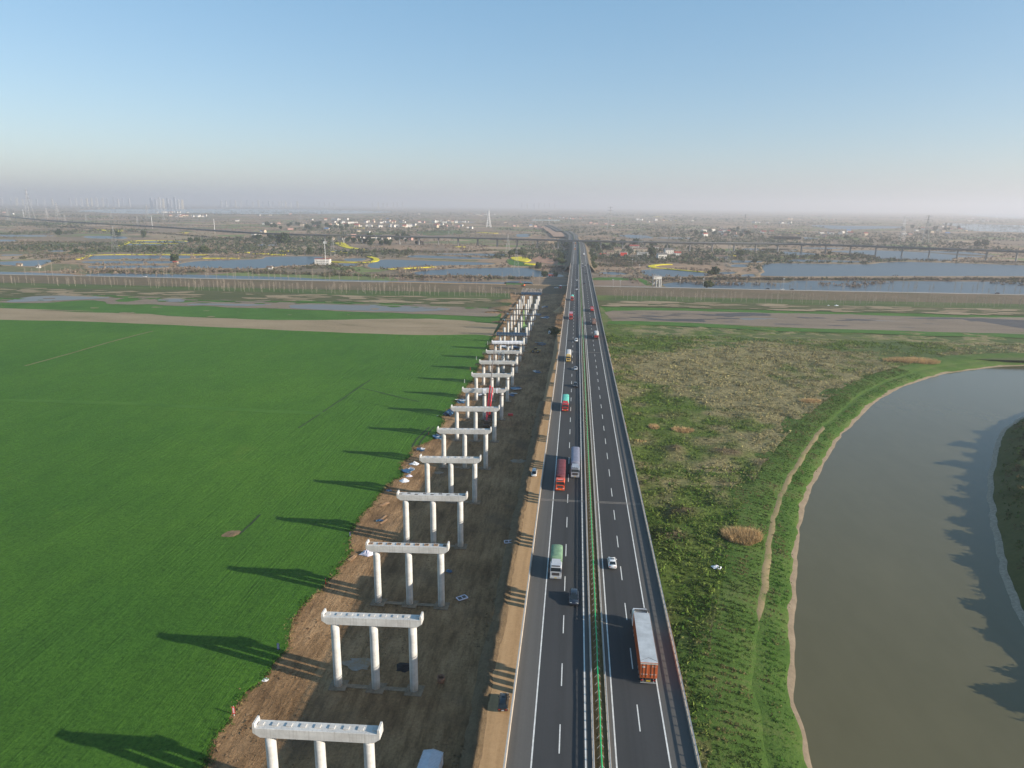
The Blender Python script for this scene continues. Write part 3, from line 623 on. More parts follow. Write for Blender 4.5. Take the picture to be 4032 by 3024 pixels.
def recess(): 
    b = MB()
    for x0, x1, y0, y1 in ((-.5, -.42, -.4, .4), (.42, .5, -.4, .4), (-.42, .42, -.4, -.33), (-.42, .42, .33, .4)): b.box(x0, x1, y0, y1, 0, .14)
    return b.mesh('bearing_formwork', m_wood)
ME_REC = recess(); ME_RECF = MB().box(-.42, .42, -.33, .33, -.01, .03).mesh('dark_slab', m_darkslab)
colm = {}
def col_mesh(h, r=.80):
    key = round(h, 1)
    if key not in colm:
        b = MB(); n = 20
        lv = [0] + [z for z in np.arange(2.4, h - .3, 2.4)] + [h]
        b.loft([[(r * math.cos(t), r * math.sin(t), z) for t in np.linspace(0, 2 * math.pi, n + 1)[:-1]] for z in lv])
        me = b.mesh('column', m_pier)
        colm[key] = me
    return colm[key]
ME_FOOT = MB().box(-1.7, 1.7, -1.6, 1.6, 0, .16).mesh('footing_slab', m_foot)
ME_TIE = MB().box(-2.3, 2.3, -.55, .55, 0, .10).mesh('tie_beam', m_foot)
ZC = [14.75, 14.35, 13.9, 13.7, 13.4, 13.1, 12.6, 12.3, 12.0, 11.7, 11.1, 10.8, 10.5, 10.9, 10.2, 10.1, 10.0, 10.8, 10.6, 10.1, 7.6]
desc = {1: 'nearest concrete bridge pier, its columns cut by the bottom edge', 2: 'second concrete bridge pier from the bottom edge, pads along its cap',
        3: 'third concrete bridge pier, timber boxed recesses along its cap', 4: 'fourth concrete bridge pier, grey chequered patches along its cap',
        8: 'concrete bridge pier with white sheeting draped over its cap, eighth from bottom', 10: 'concrete bridge pier with rusty falsework beams still under its cap',
        11: 'concrete bridge pier with railed work platform round its cap and blue stair cage', 12: 'concrete bridge pier with its cap wrapped in white plastic sheet',
        13: 'bridge pier with railed blue steel formwork round its cap', 21: 'farthest bridge pier with plain blue steel formwork for its cap'}
for k in range(1, 22):
    Y = 86.9 + 30.15 * (k - 1); xr = pier_x(Y); zb = float(tz(xr, Y)) - .25; zc = ZC[k - 1]
    if k >= 17: zb -= 1.0
    hascap = k <= 12
    lab = desc.get(k) or ('%s concrete bridge pier from the bottom edge, %s' % (ordn(k), 'cap beam on three columns' if hascap else ('steel platform on its three columns' if k in (15, 16, 17) else 'three bare columns without a cap')))
    pr = empty('bridge_pier', (xr, Y, 0), 0, lab, 'bridge pier', 'new bridge piers in a row beside the highway')
    for i, cx in enumerate((-15.1, -7.55, 0.0)):
        top = zc + SL * cx - (0 if hascap or k in (13, 21) else random.uniform(0, .25))
        c = link('column', col_mesh(top - zb), pr, (cx, 0, zb))
        if k < 12: link('footing_slab', ME_FOOT, pr, (cx + .1, -.15, zb + .27), random.uniform(-.05, .05))
        if k < 9 and i < 2: link('tie_beam', ME_TIE, pr, (cx + 3.77, 0, zb + .25))
    if hascap:
        cb = link('cap_beam', ME_CAP, pr, (0, 0, zc))
        for me in ME_LUGS: link('end_lug', me, cb)
        for j in range(9):
            x = CAPL + 1.0 + j * (CAPR - CAPL - 1.9) / 8; z = 1.62 + SL * x
            if k == 3:
                link('bearing_formwork', ME_REC, cb, (x, .05, z)); link('dark_slab', ME_RECF, cb, (x, .05, z))
            elif k == 4:
                link('dark_slab', ME_RECF, cb, (x, (-.3, .3)[j % 2], z)); link('bearing_pad', ME_PAD, cb, (x + 1.0, (.25, -.25)[j % 2], z - .1)) if j < 8 else None
            elif k != 12:
                link('bearing_pad', ME_PAD, cb, (x, .05, z), random.uniform(-.05, .05))
# extras that belong to single piers
prs = [o for o in COL.objects if o.name.startswith('bridge_pier') and o.parent is None]
def cl(x): return SL * x
def platform(pr, z, x0=-19.6, x1=4.0, rails=True, mat=None):
    b = MB()
    for y in (-1.25, 1.25): b.box(x0, x1, y - .12, y + .12, z - .35, z)
    for x in np.arange(x0 + .8, x1, 1.1): b.box(x - .08, x + .08, -1.7, 1.7, z, z + .12)
    b.build('falsework_beam', m_rust, pr)
    if rails:
        b = MB()
        for y in (-1.75, 1.75):
            for zz in (z + .6, z + 1.15): b.bar((x0 + .6, y, zz), (x1 - .6, y, zz), .035, 3)
            for x in np.arange(x0 + .6, x1 - .5, 1.5): b.bar((x, y, z), (x, y, z + 1.2), .03, 3)
        for x in (x0 + .6, x1 - .6):
            for zz in (z + .6, z + 1.15): b.bar((x, -1.75, zz), (x, 1.75, zz), .035, 3)
        b.build('platform_railing', m_galv, pr)
def formwork(pr, z, h=1.7, x0=CAPL, x1=CAPR):
    b = MB(); b.box(x0, x1, -1.02, -.92, z, z + h); b.box(x0, x1, .92, 1.02, z, z + h); b.box(x0, x0 + .1, -.92, .92, z, z + h); b.box(x1 - .1, x1, -.92, .92, z, z + h)
    f = b.build('cap_formwork', m_blue, pr)
    b = MB()
    for x in np.arange(x0 + .2, x1, .95):
        for y in (-1.13, 1.13): b.box(x - .06, x + .06, y - .1, y + .1, z, z + h + .05)
    b.build('formwork_rib', m_bluel, f)
platform(prs[9], 11.7 - .55, rails=False); platform(prs[10], 11.1 - .55)
platform(prs[11], 10.8 - .55); platform(prs[12], 10.3)
formwork(prs[12], 10.45)
for i, zz in ((14, 10.3), (15, 10.2), (16, 10.1)):
    platform(prs[i], zz)
    b = MB(); b.add([(CAPL, -.9, zz + .15), (CAPL, .9, zz + .15), (CAPL - .9, .9, zz + 1.0), (CAPL - .9, -.9, zz + 1.0)], [(0, 1, 2, 3)]); b.build('formwork_end', m_bluel, prs[i])
platform(prs[20], 7.5, rails=False); formwork(prs[20], 7.6, 2.0)
# white sheet wrapped round cap of the twelfth pier, hanging folds
def drape(x0, x1, z0, z1, yy, amp, n=60):
    b = MB(); rows = []
    for i in range(n + 1):
        x = x0 + (x1 - x0) * i / n; w_ = amp * (math.sin(i * 1.7) + .7 * math.sin(i * .63 + 1) + .5 * random.uniform(-1, 1)); d = .12 * math.sin(i * .9)
        rows.append([(x, -yy - .04 - abs(w_), z0 + SL * x + d), (x, -yy - .03 - abs(w_) * .5, (z0 + z1) / 2 + SL * x), (x, -yy - .02, z1 + SL * x), (x, yy + .02, z1 + SL * x + .02), (x, yy + .05 + abs(w_), z0 + SL * x - d)])
    b.loft(rows, caps=False, closed=False); return b
drape(CAPL + .3, CAPR - .3, 10.85, 12.55, .97, .16).build('sheet_wrap', m_white, prs[11])
drape(-8.2, -6.6, 12.0, 14.02, .97, .05, 8).build('draped_sheet', m_white, prs[7]); drape(-2.4, -1.6, 12.2, 14.02, .97, .05, 6).build('draped_sheet', m_white, prs[7])
b = MB()
for i in range(26):
    x = random.uniform(CAPL + .5, CAPR - .5); y = random.uniform(-.8, .8); z = 12.3 + 1.62 + SL * x + .03; r = random.uniform(.3, .8)
    q = [(x + r * math.cos(t) * random.uniform(.6, 1), y + .4 * r * math.sin(t), z + random.uniform(0, .16)) for t in np.linspace(0, 6.28, 7)[:-1]]
    b.add(q + [(x, y, z + .22)], [(j, (j + 1) % 6, 6) for j in range(6)])
b.build('crumpled_sheet', m_white, prs[7])
# clamp rings on columns next to be capped
for i in (7, 8, 9):
    for cx in (-15.1, -7.55, 0):
        if i == 9 or cx > -10:
            b = MB(); zz = ZC[i] - 1.1 + SL * cx
            for t0 in np.linspace(0, 6.28, 13)[:-1]:
                b.bar((.98 * math.cos(t0), .98 * math.sin(t0), zz), (.98 * math.cos(t0 + .52), .98 * math.sin(t0 + .52), zz), .13, 4)
            b.bar((-1.5, -.9, zz), (1.5, -.9, zz), .1, 4); b.build('clamp_ring', m_rust, prs[i], (cx, 0, 0))
# blue stair cage at the eleventh pier
cage = empty('stair_cage', (pier_x(388) - 8.4, 387.0, 0), 0, 'open blue steel stair cage rising beside pier with railed platform', 'stair tower')
b = MB()
for x in (-1.5, 1.5):
    for y in (-1.2, 1.2): b.bar((x, y, -.2), (x, y, 12.4), .11, 4)
b.build('cage_post', m_bluel, cage); tag(cage.children[-1], kind='stuff')
for i in range(6):
    z = .3 + 2.1 * i
    b = MB()
    for s in (-1, 1): b.bar((-1.5, s * 1.2, z), (1.5, s * 1.2, z), .07, 4); b.bar((s * 1.5, -1.2, z), (s * 1.5, 1.2, z), .07, 4)
    s = 1 if i % 2 else -1
    b.bar((-1.4 * s, -.5, z), (1.4 * s, -.5, z + 2.0), .16, 4); b.build('stair_flight', m_bluel, cage)
# ================================================================ VEHICLES
m_tyre = flat('tyre_rubber', (0.025, 0.025, 0.026), 0.85, 0, .1, 5)
m_rim = flat('wheel_rim', (0.40, 0.40, 0.40), 0.4, .6, .1, 5)
m_chas = flat('chassis_steel', (0.05, 0.045, 0.045), 0.7, 0, .2, 3)
def glossy(name, c, rough=0.28, metal=0.0, coat=0.6):
    m, t, p, N, L = nodes(name)
    L.new(ramp(t, noise(t, 1.3, 4), [(0.3, tuple(x * .88 for x in c)), (0.7, c)]), p.inputs['Base Color'])
    p.inputs['Roughness'].default_value = rough; p.inputs['Metallic'].default_value = metal; p.inputs['Coat Weight'].default_value = coat; p.inputs['Coat Roughness'].default_value = .08
    return m
m_glass = glossy('vehicle_glass', (0.015, 0.022, 0.028), 0.06, 0, 0)
m_lamp = glossy('headlight_lens', (0.65, 0.65, 0.62), 0.15)
m_tail = glossy('tail_light_lens', (0.35, 0.02, 0.015), 0.2)
m_plate = flat('yellow_plate', (0.55, 0.38, 0.03), .5); m_plateb = flat('pale_plate', (0.45, 0.5, 0.6), .5)
P_ = {k: glossy(k + '_paint', c) for k, c in dict(white=(0.72, 0.72, 0.71), black=(0.016, 0.016, 0.019), navy=(0.014, 0.018, 0.030), silver=(0.42, 0.44, 0.47), red=(0.50, 0.026, 0.022), orangered=(0.72, 0.085, 0.022), grey=(0.30, 0.33, 0.38), yellow=(0.60, 0.40, 0.10), orange=(0.62, 0.23, 0.03), darkred=(0.33, 0.025, 0.02)).items()}
def wheel(par, x, y, r, w, dual=False):
    me_key = ('wh', r, w)
    if me_key not in colm:
        b = MB(); b.loft([[(xx, r_ * math.cos(t), r_ * math.sin(t)) for t in np.linspace(0, 2 * math.pi, 15)[:-1]] for xx, r_ in ((-w / 2, r * .82), (-w / 2 + .05, r), (w / 2 - .05, r), (w / 2, r * .82))])
        t_ = b.mesh('tyre', m_tyre)
        b = MB(); b.loft([[(xx, r_ * math.cos(t), r_ * math.sin(t)) for t in np.linspace(0, 2 * math.pi, 11)[:-1]] for xx, r_ in ((-w / 2 - .012, r * .58), (w / 2 + .012, r * .58))]); colm[me_key] = (t_, b.mesh('rim', m_rim))
    t_, rm = colm[me_key]
    o = link('wheel', t_, par, (x, y, r)); link('rim', rm, o)
def car(name, loc, rz, label, paint, kind='sedan', group='cars on the highway', plate=True):
    L, W_, H_ = dict(sedan=(4.75, 1.84, 1.46), suv=(4.75, 1.92, 1.72), van=(4.9, 1.85, 1.80))[kind]
    c = empty(name, loc, rz, label, 'car', group); h = W_ / 2
    # lower body: sections along the length (front at +y)
    bl = {'sedan': .92, 'suv': 1.05, 'van': 1.08}[kind]
    prof = {'sedan': [(-.5, .55, .90, .80), (-.485, .40, 1.0, .93), (-.40, .26, 1.02, 1.0), (-.18, .22, bl / .92 * .93, 1.0), (.12, .22, .93, 1.0), (.26, .22, .90, 1.0), (.42, .26, .78, .96), (.48, .36, .68, .86), (.5, .45, .60, .74)],
            'suv': [(-.5, .55, 1.05, .85), (-.485, .42, 1.12, .95), (-.40, .28, 1.10, 1.0), (-.15, .26, 1.06, 1.0), (.12, .26, 1.04, 1.0), (.26, .26, 1.03, 1.0), (.42, .30, .96, .97), (.485, .38, .84, .88), (.5, .48, .70, .78)],
            'van': [(-.5, .5, 1.15, .92), (-.485, .40, 1.2, .97), (-.40, .28, 1.12, 1.0), (-.15, .26, 1.08, 1.0), (.15, .26, 1.06, 1.0), (.30, .26, 1.02, 1.0), (.44, .30, .88, .96), (.49, .38, .74, .88), (.5, .48, .62, .78)]}[kind]
    rings = []
    for fy, z0, z1, fw_ in prof:
        y = fy * L; x = h * fw_; zm = (z0 + z1) / 2
        rings.append([(-x * .86, y, z0), (x * .86, y, z0), (x, y, zm - .1), (x * .985, y, zm + .12), (x * .88, y, z1), (-x * .88, y, z1), (-x * .985, y, zm + .12), (-x, y, zm - .1)])
    b = MB(); b.loft(rings); body = b.build('body', paint, c)
    # cabin glass and roof
    gy = {'sedan': (-.40, -.22, .08, .28), 'suv': (-.475, -.38, .08, .27), 'van': (-.485, -.44, .16, .37)}[kind]
    a, b_, c_, d_ = [q * L for q in gy]; zt = H_
    b = MB(); b.add([(-h * .86, a, bl), (h * .86, a, bl), (h * .86, d_, bl - .03), (-h * .86, d_, bl - .03), (-h * .66, b_, zt - .05), (h * .66, b_, zt - .05), (h * .66, c_, zt - .06), (-h * .66, c_, zt - .06)], [(0, 1, 5, 4), (1, 2, 6, 5), (2, 3, 7, 6), (3, 0, 4, 7), (4, 5, 6, 7)])
    b.build('window', m_glass, c)
    b = MB(); rr = []
    for y, dx, z in ((b_ - .05, .66, zt - .07), (b_ + .25, .685, zt), ((b_ + c_) / 2, .69, zt + .025), (c_ - .2, .68, zt - .005), (c_ + .06, .65, zt - .085)):
        rr.append([(-h * dx, y, z - .05), (-h * dx * .8, y, z), (h * dx * .8, y, z), (h * dx, y, z - .05)])
    b.loft(rr, closed=False, caps=False)
    for s in (-1, 1):        # pillars
        for (y0, y1) in ((a, b_), (d_, c_), (-.05 * L, -.05 * L)):
            b.bar((s * h * .86, y0, bl - .02), (s * h * .665, y1, zt - .04), .05, 4)
    b.build('roof', paint, body)
    for s in (-1, 1):
        b = MB(); b.box(s * h - .02 - .09, s * h + .09 + .02, .17 * L, .17 * L + .12, bl, bl + .14); b.build('mirror', paint, c, (s * .07, 0, 0))
        b = MB(); b.box(s * h * .62 - .2, s * h * .62 + .2, .462 * L, .478 * L, .60 if kind == 'sedan' else .72, .76 if kind == 'sedan' else .90); b.build('headlight', m_lamp, c)
        b = MB(); b.box(s * h * .66 - .18, s * h * .66 + .18, -.506 * L, -.47 * L, .76, .92 if kind != 'van' else 1.2); b.build('tail_light', m_tail, c)
        for fy in (-.30, .305): wheel(c, s * (h - .12), fy * L, .33 if kind == 'sedan' else .36, .22)
    MB().box(-.22, .22, -.512 * L, -.5 * L, .62, .76).build('number_plate', m_plateb, c)
    if kind != 'van':
        MB().box(-.42, .42, .04 * L - .4, .04 * L + .1, zt + .012, zt + .035).build('sunroof', m_glass, c)
    return c
def tarp_mesh(x, y0, y1, z0, z1, mat, sag=.12, n=14, rise=0.0):
    b = MB(); rings = []
    for i in range(n + 1):
        y = y0 + (y1 - y0) * i / n; r = math.sin(i * math.pi * 3.0) * 0 + sag * (.5 * math.sin(i * 2.1) + random.uniform(-.4, .4)); e = (i in (0, n)) * .12
        zz = z1 - e + r * .5
        rings.append([(-x - .02, y, z0), (-x - .03 + .03 * math.sin(i * 1.9), y, (z0 + zz) / 2), (-x, y, zz - .18), (-x * .8, y, zz + .02), (-x * .3, y, zz + .10 + rise + r), (x * .3, y, zz + .10 + rise - r * .6), (x * .8, y, zz + .02), (x, y, zz - .18), (x + .03 * math.sin(i * 2.3), y, (z0 + zz) / 2), (x + .02, y, z0)])
    b.loft(rings, closed=True); return b
def truck(loc, rz, label, cab, cargo, length=16.0, kind='tarp', width=2.5, ztop=3.7, cat='truck', group='trucks on the highway', frame=None, badge=None):
    """front of the cab at y=0, body runs to -length"""
    t = empty('truck', loc, rz, label, cat, group); h = width / 2; ch = min(3.2, ztop - .3)
    # cab: profile lofted across, raked screen
    b = MB(); rg = []
    for y, z1, fx in ((-2.35, ch, .96), (-2.2, ch + .05, 1.0), (-1.2, ch + .08, 1.0), (-.45, ch - .02, .98), (-.16, ch - .35, .96)):
        rg.append([(-h * fx, y, .55), (h * fx, y, .55), (h * fx, y, z1 - .25), (h * fx * .86, y, z1), (-h * fx * .86, y, z1), (-h * fx, y, z1 - .25)])
    rg.append([(-h * .93, 0, .5), (h * .93, 0, .5), (h * .93, 0, 1.75), (h * .86, -.02, 1.95), (-h * .86, -.02, 1.95), (-h * .93, 0, 1.75)])
    b.loft(rg, smooth=False); cb = b.build('cab', cab, t)
    zs = ch - .42
    MB().add([(-h * .82, .012, 2.0), (h * .82, .012, 2.0), (h * .84, -.15, zs), (-h * .84, -.15, zs)], [(0, 1, 2, 3)]).build('windscreen', m_glass, cb)
    for s in (-1, 1):
        MB().add([(s * (h + .004), -.35, 1.75), (s * (h + .004), -1.25, 1.75), (s * (h + .004), -1.25, zs + .05), (s * (h + .004), -.55, zs + .05)], [(0, 1, 2, 3)]).build('side_window', m_glass, cb)
        b = MB(); b.box(s * (h + .22) - .09, s * (h + .22) + .09, -.1, .1, 1.75, 2.55); b.bar((s * (h - .05), -.2, 2.5), (s * (h + .22), 0, 2.5), .03, 4); b.build('mirror', m_chas, t)
        MB().box(s * h * .72 - .2, s * h * .72 + .2, -.03, .035, .78, .98).build('headlight', m_lamp, t)
        MB().box(s * h * .7 - .18, s * h * .7 + .18, -length - .06, -length + .02, .75, .92).build('tail_light', m_tail, t)
    MB().box(-h * .62, h * .62, -.02, .025, 1.05, 1.7).build('grille', m_chas, cb)
    MB().box(-h * .97, h * .97, -.25, .06, .38, .74).build('bumper', cab, t)
    MB().box(-.25, .25, .06, .075, .48, .64).build('number_plate', m_plate, t)
    b = MB(); b.prism([(-2.3, ch), (-1.0, ch + .05), (-2.3, ch + .55)], 'x', -h * .75, h * .75); 
    if kind in ('tarp', 'curtain') and ztop > ch + .5: b.build('wind_deflector', cab, cb)
    b = MB(); b.box(-h * .72, h * .72, -.42, -.16, ch - .12, ch - .02); b.build('sun_visor', m_chas, cb)
    MB().box(-.45, .45, -length, -.8, .62, 1.0).build('chassis', m_chas, t)
    zb = 1.15; y0, y1 = -2.75, -length
    if kind == 'tarp':
        b = MB(); b.box(-h, h, y1, y0, zb, zb + 1.3); bd = b.build('cargo_body', frame or cab, t)
        tarp_mesh(h, y1 + .02, y0 - .02, zb + .7, ztop, cargo).build('tarpaulin', cargo, t)
    elif kind == 'container':
        y0 = -3.5
        MB().add([(-h * .8, -1.2, ch + .05), (h * .8, -1.2, ch + .05), (h * .84, -2.2, ztop - .05), (-h * .84, -2.2, ztop - .05)], [(0, 1, 2, 3)]).build('wind_deflector', cab, cb)
        for s in (-1, 1): MB().add([(s * h * .8, -1.2, ch + .04), (s * h * .84, -2.2, ztop - .06), (s * h * .84, -2.75, ztop - .06), (s * h * .84, -2.75, ch + .04)], [(0, 1, 2, 3)]).build('side_deflector', cab, cb)
        cargo_o = MB().box(-h, h, y1, y0, zb + .1, ztop).build('container', cargo, t)
        b = MB(); n = 46
        for i in range(n):
            y = y0 - .15 - (y0 - y1 - .4) * i / n
            for s in (-1, 1): b.box(min(s * h, s * (h + .035)), max(s * h, s * (h + .035)), y - .16, y - .02, zb + .25, ztop - .2)
        b.build('side_corrugation', cargo, cargo_o)
        m_roof = flat('grey_container_roof', (0.44, 0.46, 0.47), .55, 0, .14, .5)
        rf = MB().box(-h * .99, h * .99, y1 + .04, y0 - .04, ztop + .003, ztop + .03).build('roof', m_roof, cargo_o)
        b = MB(); b.bar((-h * .95, y1 + .45, ztop + .035), (0, y1 + 1.35, ztop + .035), .035, 3); b.bar((h * .95, y1 + .45, ztop + .035), (0, y1 + 1.35, ztop + .035), .035, 3); b.build('roof_seam', flat('dark_seam', (.12, .10, .09), .8), rf)
        m_jg = flat('joint_grey', (.36, .37, .37), .7)
        for y in (y0 - 3.4, y0 - 6.9): MB().box(-h * .95, h * .95, y - .03, y + .03, ztop + .028, ztop + .04).build('roof_joint', m_jg, rf)
        for s in (-1, 1):      # doors with locking bars
            dr = MB().box(min(s * .03, s * (h - .1)), max(s * .03, s * (h - .1)), y1 - .05, y1 - .003, zb + .25, ztop - .38).build('door', cargo, cargo_o)
            for q in (.28, .68): MB().bar((s * h * q, y1 - .09, zb + .3), (s * h * q, y1 - .09, ztop - .25), .035, 6).build('locking_bar', m_chas, dr)
        MB().box(-h * .97, h * .97, y1 - .04, y1 - .004, ztop - .33, ztop - .06).build('header_panel', flat('pale_header', (.42, .40, .36), .7), cargo_o)
        # pale marks on the doors
        b = MB()
        for i in range(9):
            x = -h * .82 + i * h * .205
            if i == 4: continue
            b.box(x - .07, x + .07, y1 - .058, y1 - .053, zb + .75, zb + .92)
        for i in range(5): b.box(h * .38 + i * .13, h * .38 + i * .13 + .09, y1 - .058, y1 - .053, ztop - .75, ztop - .6)
        b.box(-h * .8, -h * .45, y1 - .058, y1 - .053, ztop - .95, ztop - .65)
        b.build('door_lettering', flat('faded_white_lettering', (.6, .52, .46), .7), cargo_o)
        b = MB(); b.box(-h * .9, h * .9, y1 - .22, y1 - .1, .42, .54); b.bar((-h * .6, y1 - .15, .5), (-h * .6, y1 + .1, 1.0), .05, 4); b.bar((h * .6, y1 - .15, .5), (h * .6, y1 + .1, 1.0), .05, 4); b.build('underrun_bar', m_galv, t)
        MB().box(-.35, .35, y1 - .13, y1 - .11, .68, .9).build('rear_plate', m_plate, t)
    elif kind == 'box':
        bx_ = MB().box(-h, h, y1, y0, zb, ztop).build('cargo_box', cargo, t)
        MB().box(-h * .98, h * .98, y1 - .04, y1 - .005, zb + .15, ztop - .15).build('rear_door', frame or cargo, bx_)
    else:                       # open bed with side boards
        b = MB(); b.box(-h, h, y1, y0, zb, zb + .15)
        for s in (-1, 1): b.box(min(s * h, s * (h - .08)), max(s * h, s * (h - .08)), y1, y0, zb + .15, ztop)
        b.box(-h + .08, h - .08, y1, y1 + .08, zb + .15, ztop); b.box(-h + .08, h - .08, y0 - .08, y0, zb + .15, ztop + .3); b.build('side_board', frame or cab, t)
        tarp_mesh(h - .1, y1 + .1, y0 - .1, zb + .16, ztop - .15, cargo, .2).build('load', cargo, t)
    ax = [-1.35] + ([-3.9, -5.2] if length > 12 else []) + ([-length + 1.2, -length + 2.5, -length + 3.8] if length > 12 else [-length + 1.6, -length + 2.95])
    for y in ax:
        for s in (-1, 1): wheel(t, s * (h - .22), y, .5, .32)
    if badge:
        b = MB()
        for i, x in enumerate(np.linspace(-.55, .55, badge)): b.box(x - .1, x + .1, -.62 + .0, -.42, ch + .085, ch + .11)
        b.build('cab_lettering', m_paint, cb)
    return t
def on_deck(p, x): return (x, p[1], dz(p[1]) + .012)
m_tgreen = flat('faded_green_tarpaulin', (0.165, 0.27, 0.165), .75, 0, .22, .9); m_tturq = flat('turquoise_tarpaulin', (0.13, 0.50, 0.40), .7, 0, .2, .9)
m_tred = flat('maroon_tarpaulin', (0.15, 0.035, 0.042), .7, 0, .25, 1.2); m_tgrey = flat('slate_tarpaulin', (0.19, 0.20, 0.26), .7, 0, .15, 1.2)
m_tpale = flat('pale_tarpaulin', (0.55, 0.53, 0.50), .75, 0, .15, 1); m_rustred = flat('rust_red_container', (0.52, 0.115, 0.03), .6, 0, .16, .6)
m_brown = flat('brown_load', (0.23, 0.14, 0.11), .9, 0, .2, 1)
XA, XB, XC, XD = -2.1, 1.75, 9.9, 13.95      # lane centres
PI = math.pi
truck(on_deck((-2.1,136.3), -2.15), PI, 'green tarpaulin truck with silver cab, nearest lorry in the left carriageway', P_['silver'], m_tgreen, 8.8, 'tarp', 2.5, 3.9, frame=flat('green_side_board', (.09, .16, .10), .7))
truck(on_deck((-2.5,184.7), -2.35), PI, 'bright orange red lorry with long maroon covered trailer', P_['orangered'], m_tred, 16.5, 'tarp', 2.55, 3.6, badge=5, frame=P_['darkred'])
truck(on_deck((1.7,195.0), 1.75), PI, 'silver grey lorry with slate covered trailer beside the median', P_['grey'], m_tgrey, 17.0, 'tarp', 2.55, 4.0, badge=3, frame=m_tgrey)
truck(on_deck((-2.6,265.8), -2.3), PI, 'red cab lorry under bright turquoise tarpaulin, nearer of the two', P_['red'], m_tturq, 12.0, 'tarp', 2.55, 3.9, badge=4, frame=P_['red'])
truck(on_deck((-2.5,360.6), -2.2), PI, 'lorry with yellow cab and pale white cargo cover', P_['yellow'], m_tpale, 14.0, 'tarp', 2.5, 3.9)
truck(on_deck((-2.2,510.7), -2.2), PI, 'plain red box lorry in left carriageway beyond the white car', P_['red'], P_['red'], 14.0, 'box', 2.5, 3.9)
truck(on_deck((-2,624), -2.2), PI, 'small far red lorry with turquoise cover near the pier row end', P_['red'], m_tturq, 12.0, 'tarp', 2.5, 3.9, frame=P_['red'])
truck(on_deck((14.5,103.9), 14.15)[:1] + ((14.5,103.9)[1] + 18.4, 14.512), 0, 'large orange container lorry with grey roof in right carriageway', P_['white'], m_rustred, 18.4, 'container', 2.86, 4.15)
truck(on_deck((13.4,431.3), 14.1)[:1] + ((13.4,431.3)[1] + 12, dz((13.4,431.3)[1]) + .012), 0, 'lorry with pale grey cover and dark red tailgate in right carriageway', P_['darkred'], m_tpale, 12, 'tarp', 2.5, 3.7, frame=P_['darkred'])
truck(on_deck((14.0,487.0), 14.0)[:1] + ((14.0,487.0)[1] + 14, dz((14.0,487.0)[1]) + .012), 0, 'red cab lorry hauling a brown load in right carriageway', P_['red'], m_brown, 14, 'bed', 2.5, 2.6, frame=flat('brown_board', (.26, .15, .12), .8))
truck(on_deck((14.1,554.6), 14.0)[:1] + ((14.1,554.6)[1] + 14, dz((14.1,554.6)[1]) + .012), 0, 'farther all red lorry with open red bed in right carriageway', P_['red'], P_['red'], 14, 'bed', 2.5, 2.4, frame=P_['red'])
truck((13.9, (14,1258)[1] + 14, 8.112), 0, 'tiny white lorry far up the right carriageway near the bridge end', P_['white'], P_['white'], 13, 'box', 2.5, 3.8)
truck((-2.2, (-2,1421)[1], 8.112), PI, 'nearer tiny orange lorry far up the left carriageway', P_['orange'], P_['orange'], 11, 'box', 2.5, 3.6)
truck((-2.2, (-2,1634)[1], 8.112), PI, 'farther tiny orange lorry below the railway viaduct', P_['orange'], P_['orange'], 11, 'box', 2.5, 3.6)
def car_on(pt, x, label, paint, kind, away):
    y = pt[1] + 2.37
    return car('car', (x, y, dz(y) + .012), 0 if away else PI, label, paint, kind)
car_on((1.8,126.2), 1.75, 'dark blue black sport utility car nearest in the left carriageway', P_['navy'], 'suv', False)
car_on((9.5,141.8), 10.1, 'white saloon car driving away alone in right carriageway', P_['white'], 'sedan', True)
car_on((1.4,305.4), 1.6, 'black car behind the nearer turquoise lorry', P_['black'], 'suv', False)
car_on((1.2,340.6), 1.55, 'silver white saloon car between black car and yellow lorry', P_['silver'], 'sedan', False)
car_on((1.5,419.9), 1.75, 'white car just beyond the yellow cab lorry', P_['white'], 'suv', False)
for pt, x, lab, pa, kd, aw in (((1,712), 1.6, 'far white car in the left carriageway, front of a close pair', 'white', 'sedan', False), ((1,738), 1.6, 'far dark car following a white one in left carriageway', 'black', 'suv', False), ((1,814), 1.6, 'lone far white car in left carriageway beyond the close pair', 'white', 'sedan', False),
        ((10,776), 9.9, 'far dark car beside the median in right carriageway', 'navy', 'sedan', True), ((13,902), 13.4, 'far black car in outer lane of right carriageway', 'black', 'suv', True), ((14,1039), 13.6, 'distant white car in the outer right lane', 'white', 'sedan', True), ((10,1017), 9.8, 'distant grey car close to the median', 'grey', 'sedan', True), ((11,1066), 9.9, 'distant white car close to the median', 'white', 'sedan', True)):
    car_on(pt, x, lab, P_[pa], kd, aw)
# on the ground
p0 = (-10.9,111.9); car('car', (p0[0], p0[1] + 2.4, .37), 0.03, 'black sport utility car parked on haul road beside the viaduct', P_['black'], 'suv', 'cars on the site')
p0 = (-12.1,229.9); car('car', (p0[0], p0[1] + 2.45, .37), PI, 'white van parked on the haul road in front of pier shadows', P_['white'], 'van', 'cars on the site')
p0 = (-18.0,523.9); car('car', (p0[0], p0[1] + 2.4, float(tz(0, p0[1])) + .05), PI, 'small white van on the dark site ground by green scrub', P_['white'], 'van', 'cars on the site')
p0 = (-21,796); car('car', (p0[0], p0[1] + 1, 2.1), PI / 2, 'white car standing on the levee beside the viaduct', P_['white'], 'sedan', 'cars on the site')
p0 = (-16,793); truck((p0[0], p0[1] + 1, 2.1), PI, 'pale red box lorry standing on levee under the viaduct edge', P_['red'], P_['white'], 7, 'box', 2.4, 3.2, group='lorries on the site')
